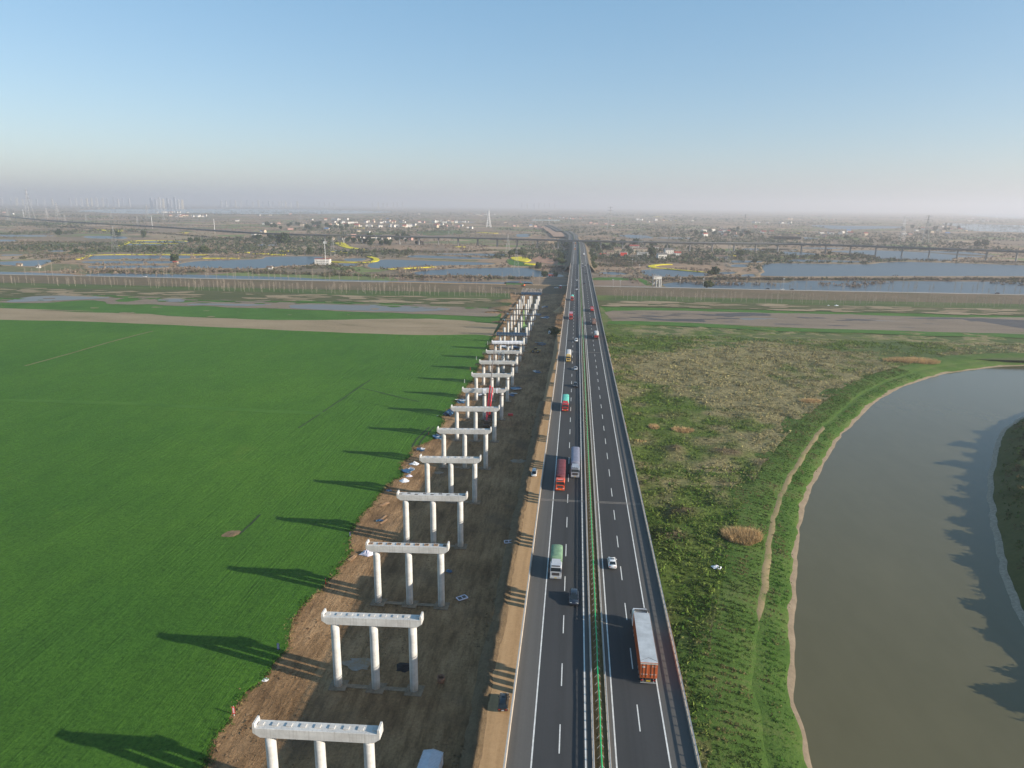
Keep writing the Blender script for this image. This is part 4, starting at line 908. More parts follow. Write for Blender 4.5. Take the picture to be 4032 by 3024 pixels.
for pt, col_, lab, kd in (((217,823), 'navy', 'blue car on the levee road right of the highway', 'suv'), ((233,814), 'white', 'white car on levee road between two dark cars', 'sedan'), ((244,825), 'black', 'dark car on levee road just right of white car', 'sedan'), ((464,825), 'black', 'dark car alone at far right of the levee road', 'suv')):
    car('car', (pt[0], YD + 0.5, 2.05), PI / 2, lab, P_[col_], kd, 'cars on the levee road')
p0 = (-523,824); car('car', (p0[0], YD + .5, 2.05), PI / 2, 'small white car on the levee road left of the poplars', P_['white'], 'sedan', 'cars on the levee road')
# ================================================================ BEYOND THE LEVEE
PZ = -3.2
def fpatch(name, pts, z, mat, amp=4, s=40, step=12): return sheet(name, wob(smooth_line(pts, step, True), amp, s), lambda x, y: PZ + z + 0 * x, mat)
ponds = [[(-971,1036),(-906,1059),(-857,1111),(-805,1019),(-791,985),(-859,1002),(-912,972)], [(-821,1149),(-851,1211),(-682,1245),(-659,1186),(-753,1147),(-800,1124)], [(-785,1094),(-655,1124),(-637,1078),(-743,1054)], [(-721,1013),(-626,1041),(-603,1005),(-682,977)],
 [(-594,1027),(-621,1131),(-547,1197),(-556,1248)] + [(-537,1266),(-462,1274),(-426,1148),(-418,1098),(-452,1062),(-471,1017)], [(-1029,1579),(-912,1597),(-890,1543),(-991,1515)], [(-1088,1696),(-965,1721),(-929,1656),(-1043,1634)], [(-1351,1895),(-1248,1896),(-1166,1775),(-1266,1780)],
 [(-1665,1873),(-1484,1910),(-1417,1822),(-1580,1776)], [(-1465,1645),(-1372,1661),(-1319,1587),(-1394,1565)], [(-1017,1197),(-992,1210),(-971,1181),(-988,1165)], [(-1024,1321),(-996,1329),(-970,1288),(-992,1282)],
 [(-407,1242),(-374,1253),(-364,1195),(-385,1188)], [(-385,1136),(-353,1133),(-341,1095),(-360,1084)], [(-330,1117),(-338,1231),(-273,1231),(-146,1202),(-145,1158),(-228,1119),(-292,1055),(-304,1057)], [(-313,1313),(-301,1358),(-164,1315),(-168,1276),(-298,1290)], [(-281,1415),(-148,1433),(-156,1365),(-257,1383)],
 [(-231,1005),(-202,1065),(-108,1117),(-76,1116)] + [(-76,1116),(-43,1047),(-20,1012),(-21,979),(-91,968)] + [(-146,976),(-216,969)], [(-201,2435),(-161,2472),(-149,2232),(-180,2221)], [(-741,1629),(-696,1631),(-678,1581),(-713,1572)],
 [(101,1115),(150,1134),(192,1078),(186,1030),(103,1014)], [(33,1062),(55,1075),(76,1047),(65,1025),(41,1028)], [(289,1359),(335,1354),(326,1316),(280,1294)], [(208,1093),(238,1112),(235,1083),(206,1061)], [(264,1252),(292,1263),(276,1198),(258,1199)], [(244,1072),(264,1080),(252,1036),(234,1034)],
 [(287,1122),(315,1251),(355,1307),(431,1310),(516,1321),(561,1369),(629,1396),(796,1356),(871,1321),(733,1108),(660,1119),(440,1079),(272,1048)], [(572,1701),(656,1759),(729,1773),(812,1694),(883,1611),(847,1570),(772,1542),(733,1480),(695,1428),(613,1458),(579,1451),(617,1598)], [(800,1760),(901,1772),(892,1628),(831,1632)],
 [(462,1673),(513,1611),(490,1545),(437,1554)], [(407,1411),(534,1398),(520,1360),(389,1347)], [(458,1812),(513,1797),(492,1734),(432,1710)], [(559,1850),(665,1869),(614,1795),(561,1800)], [(688,2070),(725,2031),(758,1987),(684,1967)], [(659,2560),(758,2574),(770,2387),(618,2275)], [(1347,4329),(1537,4343),(1826,4330),(1648,3918),(1232,3552)],
 [(143,2481),(220,2530),(238,2287),(175,2231)], [(264,2351),(369,2358),(347,2270),(258,2258)], [(661,2565),(762,2578),(689,2327),(613,2328)], [(404,1773),(512,1771),(491,1697),(391,1690)], [(-516,1462),(-485,1466),(-479,1438),(-503,1432)], [(-776,4196),(-582,4137),(-590,3942),(-714,3935)]]
m_bund = earth('pond_bank', [(0.3, (0.18, 0.14, 0.085)), (0.55, (0.28, 0.20, 0.125)), (0.75, (0.13, 0.14, 0.055))], .05, .5, None, .6, .6, .4)
for i, q in enumerate(ponds):
    l = wob(smooth_line(q, 10, True), 2.0, 30, i * 7.0)
    sheet('pond', l, lambda x, y: PZ + 0.25 + 0 * x, m_pond)
    lc = np.concatenate([l, l[:1], l[1:2]])
    sg = 1 if np.sum(l[:, 0] * np.roll(l[:, 1], -1) - np.roll(l[:, 0], -1) * l[:, 1]) > 0 else -1
    strip('pond_bank', lc, [(-1.0 * sg, PZ + .1), (1.2 * sg, PZ + 0.75), (4.0 * sg, PZ + 1.1), (7.5 * sg, PZ - .1)], m_bund, kind='structure')
# canals behind the levee
for q in ([(-860,896),(-778,907),(-666,892),(-646,865),(-741,862),(-820,853)], [(-642,906),(-545,916),(-388,909)] + [(-314,893),(-247,890),(-78,898),(-56,893),(-59,852),(-196,847),(-400,861)] + [(-523,869),(-614,866)], [(-86,909),(-56,909),(-55,853),(-80,849)], [(111,915),(124,933),(159,949),(276,962)] + [(298,991),(445,1013),(610,1032),(680,1025),(580,871),(522,879),(358,873),(221,869)] + [(114,854)]):
    l = np.array(q); l[:, 1] = np.maximum(l[:, 1], 851); sheet('canal', wob(smooth_line(q, 12, True), 1.5, 40), lambda x, y: PZ + .22 + 0 * x, m_pond)
# wide far lakes
m_lake = water('far_lake_water', (0.10, 0.13, 0.15), 0.15, .05, .05)
fpatch('lake', [(-4826,6656),(-5502,8253),(-5395,10114),(-4486,10692)] + [(-4006,10985),(-2892,9901),(-2228,8697),(-2226,7173),(-2582,6428)] + [(-2736,5957),(-3409,6166),(-3451,5486),(-4033,5874)], .3, m_lake, 20, 300, 80)
fpatch('lake', [(2660,5517),(2953,5108),(3235,4878),(2164,3253),(1993,3437),(1897,3553),(1854,3635),(2252,4554)], .3, m_lake, 12, 200, 40)
fpatch('lake', [(12915,26177),(13446,23359),(12309,17865),(4718,6830),(5453,9456),(5847,11013)], .3, m_lake, 30, 400, 150)
# dry pond, ploughed plots, bare cuttings, orchards
fpatch('dried_pond', [(31,1087),(71,1113),(84,1083),(92,1025),(88,996),(27,993)], .12, m_mud, 2)
fpatch('ploughed_plot', [(26,947),(78,957),(91,900),(79,851),(24,846)], .15, m_orch, 2)
fpatch('green_verge', [(27,981),(84,987),(95,931),(97,901),(87,896),(78,952),(26,947)], .18, m_green, 2)
fpatch('bare_cutting', [(-82,1356),(-72,1441),(-46,1493),(-33,1468),(-30,1309),(-31,1203),(-55,1223),(-75,1271)], .2, flat('red_earth', (0.33, 0.175, 0.105), .95, 0, .2, .05), 3)
fpatch('bare_cutting', [(-78,2008),(-46,1975),(-44,1835),(-72,1863)], .2, m_haul, 3)
fpatch('tan_field', [(-582,1582),(-553,1672),(-474,1612),(-415,1553),(-418,1420),(-524,1501)], .12, m_orch, 5)
fpatch('tan_field', [(-1168,1890),(-1259,2190),(-1172,2256),(-1008,1944),(-998,1793)], .12, m_dry, 5)
fpatch('green_plot', [(-1156,1376),(-1164,1471),(-1092,1476),(-1046,1420),(-1073,1354)], .14, m_flood, 5)
fpatch('green_plot', [(-569,2574),(-461,2756),(-390,2457),(-469,2266)], .14, m_flood, 5)
fpatch('green_plot', [(-123,1296),(-98,1241),(-72,1179),(-68,1154),(-107,1171)], .14, m_green, 3)
# rapeseed in bloom: raised beds
def rape(pts, w_):
    l = wob(smooth_line(pts, 6), w_ * .12, 14); a, b = ribbon(l, w_ / 2)
    sheet('rapeseed', np.concatenate([a, b[::-1]]), lambda x, y: PZ + 1.15 + .3 * (fbm(x, y, 5, 2) - .5), m_rape, skirt=1.0)
def rapef(pts): sheet('rapeseed', wob(smooth_line(pts, 6, True), 3, 15), lambda x, y: PZ + 1.15 + .3 * (fbm(x, y, 5, 2) - .5), m_rape, 14, skirt=1.0)
for pts, w_ in (([(-821,1121),(-844,1174),(-858,1213),(-816,1245),(-751,1257),(-675,1269)], 7), ([(-988,1488),(-1042,1599),(-1079,1682),(-1029,1718),(-957,1707)], 10), ([(-1025,1587),(-912,1597)], 6), ([(-643,1190),(-584,1204)], 6), ([(-659,1340),(-630,1347)], 16), ([(-611,1317),(-582,1325)], 16), ([(-571,1305),(-544,1305)], 16), ([(-407,1163),(-350,1159),(-341,1183),(-342,1212),(-358,1258),(-380,1292)], 10), ([(-278,1046),(-248,1071),(-217,1101)], 5), ([(-498,1417),(-474,1424)], 8), ([(-470,1380),(-439,1388)], 8), ([(-599,1408),(-571,1415)], 12), ([(-279,1646),(-256,1652)], 16), ([(-345,2547),(-282,2485)], 30), ([(160,1234),(138,1221),(123,1182),(128,1153),(152,1135)], 11), ([(151,1132),(175,1108),(197,1085)], 6), ([(301,1498),(324,1496)], 26), ([(-728,3094),(-689,3092)], 30), ([(-893,2835),(-843,2840)], 30), ([(615,5374),(693,5283)], 60), ([(709,7159),(815,7245)], 70), ([(-2095,2833),(-2087,2837)], 30), ([(832,2924),(859,2909)], 24), ([(-1177,1381),(-1161,1386)], 8), ([(-986,1383),(-977,1386)], 8), ([(-1241,2181),(-1214,2169)], 16)):
    rape(pts, w_)
for pts in ([(-1613,2300),(-1629,2361),(-1544,2276),(-1586,2365),(-1519,2312),(-1464,2222),(-1498,2208)], [(-611,1741),(-584,1768),(-532,1645),(-493,1560),(-453,1513),(-447,1483),(-484,1514),(-529,1591),(-581,1700)], [(-119,1328),(-98,1333),(-80,1267),(-86,1230),(-98,1247),(-115,1289)], [(-121,1327),(-109,1351),(-93,1334),(-80,1273),(-84,1236),(-101,1262)], [(-84,1202),(-67,1198),(-64,1179),(-82,1176)]): rapef(pts)
# ---------------------------------------------------------------- far highway on its embankment, curving left
far = [(5.9, 1060), (5.9, 1300), (5.9, 1560), (3, 1750), (-8, 1900)] + [(-12,2218),(-39,2630)] + [(-53,2569),(-98,3053),(-133,3368)]
fl = smooth_line(far, 25)
hz = lambda dzv: (lambda x, y: 8.1 - 3.5 * ss(1700, 2600, y) + dzv)
strip('highway_embankment', fl, [(24, PZ - .2), (15, hz(-.6)), (14.3, hz(-.1)), (-14.3, hz(-.1)), (-15, hz(-.6)), (-24, PZ - .2)], m_levee, kind='structure')
strip('far_road', fl, [(13.6, hz(0.0)), (1.6, hz(0.0))], m_asph, kind='structure'); strip('far_road', fl, [(-1.6, hz(0.0)), (-13.6, hz(0.0))], m_asph, kind='structure')
strip('far_median_hedge', fl, [(1.3, hz(.02)), (.9, hz(1.3)), (-.9, hz(1.3)), (-1.3, hz(.02))], flat('hedge', (0.05, 0.075, 0.025), .95, 0, .5, .4), kind='structure')
for o_ in (-9.8, -2.2, 2.2, 9.8): strip('far_edge_line', fl, [(o_ - .12, hz(.03)), (o_ + .12, hz(.03))], m_paint, kind='structure')
strip('bare_cutting', smooth_line([(-39,2191),(-62,2490),(-97,2881),(-130,3317)], 30), [(-30, 1), (12, 2)], flat('red_earth_cut', (0.36, 0.22, 0.14), .95, 0, .2, .03), kind='structure')
ob = empty('overbridge', ((-177,4151)[0], (-177,4151)[1], 0), .05, 'pale blue bridge crossing over the far end of the highway', 'bridge')
MB().box(-80, 80, -6, 6, 9, 14).build('deck', flat('pale_blue_girder', (.42, .50, .52), .7), ob)
for x in (-60, -20, 20, 60): MB().box(x - 1.5, x + 1.5, -4, 4, -4, 9).build('pier', m_conc, ob)
# ---------------------------------------------------------------- railway viaduct
rl = smooth_line([(-5010,5262),(-2839,3364),(-1995,2630),(-1278,2143),(-816,1806),(-503,1737),(-270,1709),(5,1653),(259,1623),(463,1642),(634,1578),(780,1502),(854,1462),(944,1365)], 20)
rv = empty('railway_viaduct', (0, 0, 0), 0, 'long grey railway viaduct crossing over the highway across the whole plain', 'viaduct')
m_rail = flat('grey_box_girder', (0.20, 0.205, 0.21), .9, 0, .15, .05); m_railp = flat('pier_concrete', (0.24, 0.23, 0.215), .9, 0, .12, .1)
strip('girder', rl, [(2.8, 13.0), (3.2, 14.6), (6.2, 15.6), (6.2, 16.9), (5.9, 16.9), (5.9, 16.0), (-5.9, 16.0), (-5.9, 16.9), (-6.2, 16.9), (-6.2, 15.6), (-3.2, 14.6), (-2.8, 13.0), (2.8, 13.0)], m_rail, rv, smooth=False)
cum = np.r_[0, np.cumsum(np.linalg.norm(np.diff(rl, axis=0), axis=1))]
me_rp = {}
s_ = 10.0
def rpm(h):
    b = MB(); rg = []
    for z, a, c_ in ((0, 1.5, 2.6), (h - 3, 1.3, 2.3), (h, 1.6, 3.4)): rg.append([(-a, -c_, z), (-a * .4, -c_ - .6, z), (a * .4, -c_ - .6, z), (a, -c_, z), (a, c_, z), (a * .4, c_ + .6, z), (-a * .4, c_ + .6, z), (-a, c_, z)])
    b.loft(rg, smooth=False); return b.mesh('pier', m_railp)
me_rpier = rpm(16.6)
while s_ < cum[-1]:
    x, y = [np.interp(s_, cum, rl[:, i]) for i in (0, 1)]; x2, y2 = [np.interp(s_ + 1, cum, rl[:, i]) for i in (0, 1)]
    if x > -640 and not (-16 < x - (5.9 if y < 1700 else 0) < 28) : link('pier', me_rpier, rv, (x, y, PZ - .4), math.atan2(y2 - y, x2 - x))
    s_ += 49.0
# ---------------------------------------------------------------- trees
def leaf_cloud(n, rx, ry, rz, size, cz, rg, shape=1.0):
    """n leaf-clump faces through an uneven crown volume: verts (n*4,3)"""
    d = rg.normal(size=(n, 3)); d /= np.linalg.norm(d, axis=1)[:, None]; r = rg.random(n) ** .45
    lob = 1 + .30 * np.sin(3.1 * np.arctan2(d[:, 1], d[:, 0]) + rg.random() * 6) * np.cos(2.3 * d[:, 2] + rg.random() * 6)
    c = d * (r * lob)[:, None] * np.array([rx, ry, rz]); c[:, 2] += cz
    u = rg.normal(size=(n, 3)); u /= np.linalg.norm(u, axis=1)[:, None]; v = np.cross(u, rg.normal(size=(n, 3))); v /= np.linalg.norm(v, axis=1)[:, None]
    s = size * rg.uniform(.6, 1.3, (n, 1)); u *= s; v *= s * .7
    V = np.stack([c - u - v, c + u - v * .6, c + u * .8 + v, c - u * .7 + v], 1).reshape(-1, 3)
    return V, np.arange(n * 4).reshape(n, 4)
m_trunk = flat('tree_bark', (0.10, 0.075, 0.055), .95, 0, .3, 2)
m_leafd = tinted('evergreen_leaves', .85, .3, .8, .15)
def tree_meshes(h, rx, rz, n, size, c, seed):
    rg = np.random.default_rng(seed); V, F = leaf_cloud(n, rx, rx, rz, size, h - rz, rg)
    sh = (0.75 + .5 * rg.random(n)); col = np.repeat(np.array(c)[None] * sh[:, None], 4, 0)
    cr = mesh_np('crown', V, F, m_leafd, col)
    b = MB(); b.bar((0, 0, -.4), (.1, 0, h * .55), .22 + h * .012, 7, .12, smooth=True)
    for k in range(5):
        a = k * 1.3 + rg.random(); b.bar((.05, 0, h * (.28 + .06 * k)), (rx * .6 * math.cos(a), rx * .6 * math.sin(a), h * (.5 + .07 * k)), .10, 5, .03)
    return b.mesh('trunk', m_trunk), cr
EV = [tree_meshes(8.0, 4.2, 3.6, 420, .75, (0.042, 0.066, 0.024), 1), tree_meshes(9.5, 4.8, 4.2, 460, .85, (0.052, 0.074, 0.028), 2), tree_meshes(7.0, 3.4, 3.2, 340, .7, (0.038, 0.062, 0.026), 3), tree_meshes(11.0, 3.8, 5.0, 420, .8, (0.058, 0.080, 0.032), 4), tree_meshes(8.0, 4.6, 3.0, 380, .8, (0.085, 0.105, 0.035), 5)]
def ev_tree(x, y, z, s, kind, label, group, name='evergreen_tree'):
    t = empty(name, (x, y, z), random.uniform(0, 6.3), label, 'tree', group); t.scale = (s, s, s * random.uniform(.85, 1.1))
    link('trunk', EV[kind][0], t); link('crown', EV[kind][1], t); return t
single = [((-42,975), 1.15, 0, 'round dark tree beside the canal left of viaduct, larger of a pair'), ((-27,980), .95, 2, 'round dark tree beside the canal left of viaduct, smaller of a pair'), ((-57,1103), 1.0, 1, 'round dark tree on the pond bank below rapeseed patches'),
 ((-646,1109), 1.35, 1, 'umbrella shaped dark tree at pond corner beside small red roof'), ((-918,1653), 1.5, 0, 'dark spreading tree by the ponds, left of a group of three'), ((-913,1673), 1.5, 1, 'dark spreading tree by the ponds, middle of a group of three'), ((-887,1662), 1.3, 2, 'dark rounded tree by the ponds, right of a group of three'),
 ((-508,1340), 1.3, 3, 'lone dark upright tree in the fallow left of the red roofed house'), ((-1453,1921), 2.0, 0, 'dark tree clump at far left pond'), ((-1295,1931), 1.9, 1, 'left one of two dark trees by the upper left pond'), ((-1275,1921), 1.8, 2, 'right one of two dark trees by the upper left pond'), ((-1159,1853), 1.7, 3, 'dark tree right of the upper left pond'),
 ((-796,1294), 1.8, 4, 'low green tree above the yellow bordered pond'), ((-703,1310), 1.9, 4, 'pale olive tree at right end of the yellow border'), ((-943,1287), 1.0, 0, 'small dark tree in brown scrub near the left edge'),
 ((201,1056), 1.5, 0, 'dark round tree by the ponds right of the stilted pump house'), ((193,1050), 1.0, 4, 'small olive tree beside dark round tree right of pump house'), ((316,1305), 1.2, 2, 'dark tree on the bund between ponds right of centre'), ((325,1469), 1.5, 1, 'dark tree right of the small pavilion'), ((146,1409), 2.0, 3, 'tall dense dark tree between the village houses'), ((127,1370), 1.1, 0, 'dark tree before the long white village house'),
 ((-708,1685), 2.6, 0, 'broad dark grove tree in the left fields, first of three'), ((-696,1677), 2.6, 1, 'broad dark grove tree in the left fields, second of three'), ((-696,1701), 2.4, 2, 'broad dark grove tree in the left fields, third of three'),
 ((-122,1362), 1.5, 4, 'pale green bushy tree behind the rapeseed, left one'), ((-113,1375), 1.7, 4, 'pale green bushy tree behind the rapeseed, middle one'), ((-101,1364), 1.5, 4, 'pale green bushy tree behind the rapeseed, right one'),
 ((157,863), 1.35, 4, 'round olive bush at the canal edge right of pump house'), ((1073,2046), 2.0, 0, 'dark tree in a row beyond railway viaduct at right'), ((1115,2087), 2.0, 1, 'second dark tree in row beyond railway viaduct at right'), ((843,2353), 2.0, 4, 'olive tree behind the railway viaduct right of centre'), ((534,1578), 1.3, 2, 'dark small tree under the railway viaduct'), ((19,1725), 1.6, 3, 'dark tree beside the highway just below railway viaduct'), ((29,1773), 1.7, 1, 'dark broad tree right of highway below railway viaduct'), ((43,1769), 1.5, 0, 'dark tree before the tan village houses'), ((-22,1181), 1.4, 4, 'green bushy tree in viaduct shadow on the left bank')]
for (x, y), s, k, lab in single: ev_tree(x, y, PZ, s, k, lab, 'single dark trees on the plain')
# groves by area (trees that nothing tells apart share their label)
def grove(pts, n, lab, group, s0=1.0, s1=1.7, kinds=(0, 1, 2, 3)):
    poly = pts; lo = np.min(poly, 0); hi = np.max(poly, 0); k = 0; it = 0
    while k < n and it < 4000:
        it += 1; x, y = random.uniform(lo[0], hi[0]), random.uniform(lo[1], hi[1])
        if inpoly(np.array([x]), np.array([y]), poly)[0]: ev_tree(x, y, PZ, random.uniform(s0, s1), random.choice(kinds), lab, group); k += 1
grove([(-693,1889),(-610,2077),(-444,2007),(-372,1724),(-474,1612),(-609,1844)], 34, 'dark evergreen among village houses below railway viaduct, left of highway', 'village trees left of the highway')
grove([(-1407,3146),(-1089,3306),(-842,2674),(-936,2431),(-1181,2684)], 26, 'dark evergreen among far houses beyond the railway viaduct at left', 'far village trees at left', 1.4, 2.2)
grove([(32,1902),(121,1962),(223,1834),(214,1539),(195,1717),(43,1537)], 26, 'dark evergreen among the tan village houses right of the highway', 'village trees right of the highway')
grove([(442,2898),(644,3291),(713,3001),(591,2431),(378,2315)], 18, 'dark evergreen among houses beyond the railway viaduct at right', 'far village trees at right', 1.3, 2)
grove([(1600,3818),(2389,4892),(1852,3568),(1421,2988),(1182,2791)], 16, 'dark evergreen among the white houses near the right lake', 'lakeside village trees', 1.4, 2.2)
grove([(-34,1762),(-7,1799),(-9,1338),(-22,1189),(-39,1186)], 14, 'scrubby tree on the embankment left of the highway', 'embankment trees', .7, 1.2, (4, 0, 4))
grove([(24, 1080), (34, 1080), (34, 1560), (24, 1560)], 22, 'scrubby tree on the embankment right of the highway', 'embankment trees right', .6, 1.1, (4, 0, 4))
grove([(-896,1900),(-844,1999),(-760,1797),(-806,1817)] , 10, 'dark evergreen by the red roofed farm left of centre', 'farm trees', 1.2, 1.8)
# bare poplars along the levee
def poplar_mesh(h, seed, nb=20):
    rg = random.Random(seed); b = MB(); b.bar((0, 0, -.3), (0, 0, h), .15, 5, .05)
    for k in range(nb):
        z = h * (.30 + .66 * k / nb); a = k * 2.4 + rg.random(); l = (h - z) * .30 + .8; r_ = l * .55
        tip = (r_ * math.cos(a), r_ * math.sin(a), z + l); b.bar((0, 0, z), tip, .055, 3, .025, caps=False)
        for q in range(2):
            f = rg.uniform(.4, .8); a2 = a + rg.uniform(-1, 1)
            p_ = (tip[0] * f, tip[1] * f, z + l * f); b.bar(p_, (p_[0] + .5 * math.cos(a2), p_[1] + .5 * math.sin(a2), p_[2] + .9), .035, 3, .02, caps=False)
    return b.mesh('bare_poplar', m_popl)
m_popl = flat('pale_poplar_bark', (0.34, 0.285, 0.23), .9, 0, .2, 1)
PO = [poplar_mesh(h, i) for i, h in enumerate((9.5, 10.5, 8.5, 11.5))]; POT = [poplar_mesh(h, 10 + i, 26) for i, h in enumerate((15, 17, 13.5, 18))]
def poplar(x, y, z, me, label, group, s=1.0):
    o = link('bare_poplar', me, None, (x, y, z), random.uniform(0, 6.3)); o.scale = (s, s, s * random.uniform(.62, 1.18)); return tag(o, label, 'tree', group)
def levz(y):  # near slope of the levee
    return float(np.interp(y, [YD - 42, YD - 30, YD - 8, YD - 4], [-3.3, -2.6, 1.4, 1.9]))
n_ = 0
for x in np.arange(-425, -60, 5.4):
    if random.random() < .14: continue
    poplar(x + random.uniform(-1.6, 1.6), 752 + random.uniform(-4, 4), PZ, PO[n_ % 4], 'slim bare poplar in front row below the levee, left of the highway', 'front poplar row left'); n_ += 1
PLANT = [(x + random.uniform(-2, 2), y_ + random.uniform(-2, 2)) for x in np.arange(-760, -62, 5.2) for y_ in (768, 778, 788) if random.random() < .32]
for x in np.arange(-690, -40, 9.0):
    if random.random() < .85: poplar(x + random.uniform(-3.5, 3.5), 843 + random.uniform(-3, 4), -1.6, POT[n_ % 4], 'tall bare poplar behind the levee road by canal, left of highway', 'tall canal poplars left', random.uniform(.85, 1.1)); n_ += 1
for x in np.arange(42, 520, 5.9):
    if random.random() < .14: continue
    poplar(x + random.uniform(-1.8, 1.8), 752 + random.uniform(-4, 4), PZ, PO[n_ % 4], 'slim bare poplar in front row below the levee, right of the highway', 'front poplar row right'); n_ += 1
PLANT += [(x + random.uniform(-2, 2), y_ + random.uniform(-2, 2)) for x in np.arange(45, 640, 5.6) for y_ in (766, 778) if random.random() < .32]
for x in np.arange(205, 560, 6.5):
    if random.random() < .85: poplar(x + random.uniform(-2.5, 2.5), 844 + random.uniform(-3, 4), -1.7, POT[n_ % 4], 'tall bare poplar behind the levee road by canal, right of highway', 'tall canal poplars right', random.uniform(.8, 1.05)); n_ += 1
def merge_copies(name, me, places, mat, kind='stuff', label=None, cat=None):
    """many too small to pick apart: one object"""
    n = len(me.vertices); v = np.zeros(n * 3); me.vertices.foreach_get('co', v); v = v.reshape(-1, 3)
    f = [tuple(p.vertices) for p in me.polygons if len(p.vertices) == 4]; f = np.array(f)
    V = []; F = []
    for k, (x, y, z, s, a) in enumerate(places):
        c, q = math.cos(a), math.sin(a)
        V.append(np.c_[(v[:, 0] * c - v[:, 1] * q) * s + x, (v[:, 0] * q + v[:, 1] * c) * s + y, v[:, 2] * s + z]); F.append(f + k * n)
    return tag(link(name, mesh_np(name, np.concatenate(V), np.concatenate(F), mat)), label, cat, None, kind)
merge_copies('poplar_plantation', poplar_mesh(9, 77, 9), [(x, y, levz(y), random.uniform(.8, 1.15), random.uniform(0, 6)) for x, y in PLANT], m_popl, 'stuff', 'dense plantation of slim bare young poplars on the levee slope', 'trees')
# ================================================================ SCRUB, REEDS, TUFTS
m_scrub = tinted('bare_scrub', .95, .3, .3, .1)
def clouds(name, cx, cy, cz, size, cols, nf, fsize, label, cat, flatz=.7, seed=3, mat=None):
    """loose clumps of twig or leaf faces, one mass"""
    rg = np.random.default_rng(seed); N = len(cx)
    d = rg.normal(size=(N, nf, 3)); d /= np.linalg.norm(d, axis=2)[..., None]; d *= rg.random((N, nf, 1)) ** .4
    d[..., 2] = np.abs(d[..., 2]) * flatz * 1.25
    c = d * size[:, None, None] + np.stack([cx, cy, cz], 1)[:, None, :]
    u = rg.normal(size=(N, nf, 3)); u[..., 2] *= 1.2; u /= np.linalg.norm(u, axis=2)[..., None]
    v = np.cross(u, rg.normal(size=(N, nf, 3))); v /= np.linalg.norm(v, axis=2)[..., None]
    s = (size[:, None] * fsize * rg.uniform(.6, 1.3, (N, nf)))[..., None]
    V = np.stack([c - u * s, c + v * s * .7, c + u * s], 2).reshape(-1, 3); F = np.arange(len(V)).reshape(-1, 3)
    C = np.repeat(cols, nf * 3, 0) * np.repeat(rg.uniform(.75, 1.2, N * nf), 3)[:, None]
    return tag(link(name, mesh_np(name, V, F, mat or m_scrub, C)), label, cat, None, 'stuff')
waters = [np.array(q) for q in ponds]
def dry_land(x, y, pad=6):
    k = np.ones(len(x), bool)
    for q in waters: k &= ~inpoly(x, y, q)
    k &= ~((np.abs(x - 5.9) < 24) & (y < 1950))
    k &= ~((y > 845) & (y < 905) & (np.abs(x) < 1500) & (x < -40)) & ~((y > 846) & (y < 915) & (x > 100) & (x < 1500))
    return k
def scatter_far(n, y0, y1, power, seed):
    rg = np.random.default_rng(seed); u = rg.random(n); y = y0 * (y1 / y0) ** (u ** power)
    x = -.087 * y + (rg.random(n) * 2 - 1) * .80 * y; return x, y, rg
# brown bare shrubs and thickets, clumped by noise and along bunds
x, y, rg = scatter_far(40000, 905, 7000, 1.0, 11)
dn = fbm(x, y, 150, 3) + .35 * (fbm(x, y * .5, 30, 2) - .5); k = (dn > .47) & dry_land(x, y); x, y = x[k], y[k]
n = len(x); sz = rg.uniform(1.6, 4.2, n) * (1 + .25 * ss(1500, 5000, y)) ; g = fbm(x + 900, y, 260, 3)
cols = np.where((g > .56)[:, None], np.array([[0.085, 0.088, 0.046]]), np.array([[0.225, 0.172, 0.128]])) * rg.uniform(.6, 1.25, (n, 1))
clouds('far_scrub', x, y, np.full(n, PZ), sz, cols, 12, .45, 'brown bare scrub and thickets spread over the far plain', 'scrub', .8, 5)
# green hedges and copses farther away
x, y, rg = scatter_far(30000, 1300, 12000, 1.0, 12)
dn = fbm(x - 3000, y * .6, 420, 4); k = (dn > .53) & dry_land(x, y); x, y = x[k], y[k]; n = len(x)
sz = rg.uniform(3, 6.5, n) * (1 + .5 * ss(3000, 9000, y)); cols = np.array([[0.066, 0.080, 0.044]]) * rg.uniform(.7, 1.4, (n, 1))
clouds('far_copse', x, y, np.full(n, PZ), sz, cols, 12, .5, 'dark copses massed across the hazy far plain', 'woods', .9, 6)
# thicket band along the canal bund, both sides
pts = []
for q, wd, num in (([(-659,931),(-581,937),(-487,966),(-412,968)], 8, 420), ([(-443,956),(-334,950),(-227,944),(-61,950)], 8, 520), ([(117,971),(199,992),(288,1003)], 8, 380), ([(254,1002),(437,1031),(633,1072)], 8, 520), ([(34,1202),(75,1185),(87,1213),(60,1322)], 26, 420), ([(87,1213),(122,1248),(171,1302),(223,1243)], 22, 260), ([(-418,1420),(-354,1478),(-271,1458),(-177,1547)], 22, 320), ([(588,1453),(695,1446),(711,1435),(841,1435)], 6, 200), ([(555,1583),(577,1570),(606,1559),(592,1486)], 8, 160), ([(-984,1240),(-900,1226),(-973,1403),(-927,1416)], 30, 260), ([(-1289,1515),(-1227,1591),(-1090,1573)], 30, 260), ([(-67,1116),(-43,1132),(-25,1125),(-17,1096)], 8, 220), ([tuple(q) for q in rl[(rl[:, 0] < -600) & (rl[:, 0] > -2300)] + np.array([0, -14])], 22, 900), ([(29,1347),(52,1353),(83,1328)], 16, 200)):
    l = smooth_line(q, 3); i_ = rng.integers(0, len(l), num); pts.append(l[i_] + rng.normal(0, wd / 2.2, (num, 2)))
pts = np.concatenate(pts); n = len(pts)
cols = np.where((rng.random(n) > .62)[:, None], np.array([[0.055, 0.070, 0.026]]), np.array([[0.145, 0.115, 0.085]])) * rng.uniform(.7, 1.3, (n, 1))
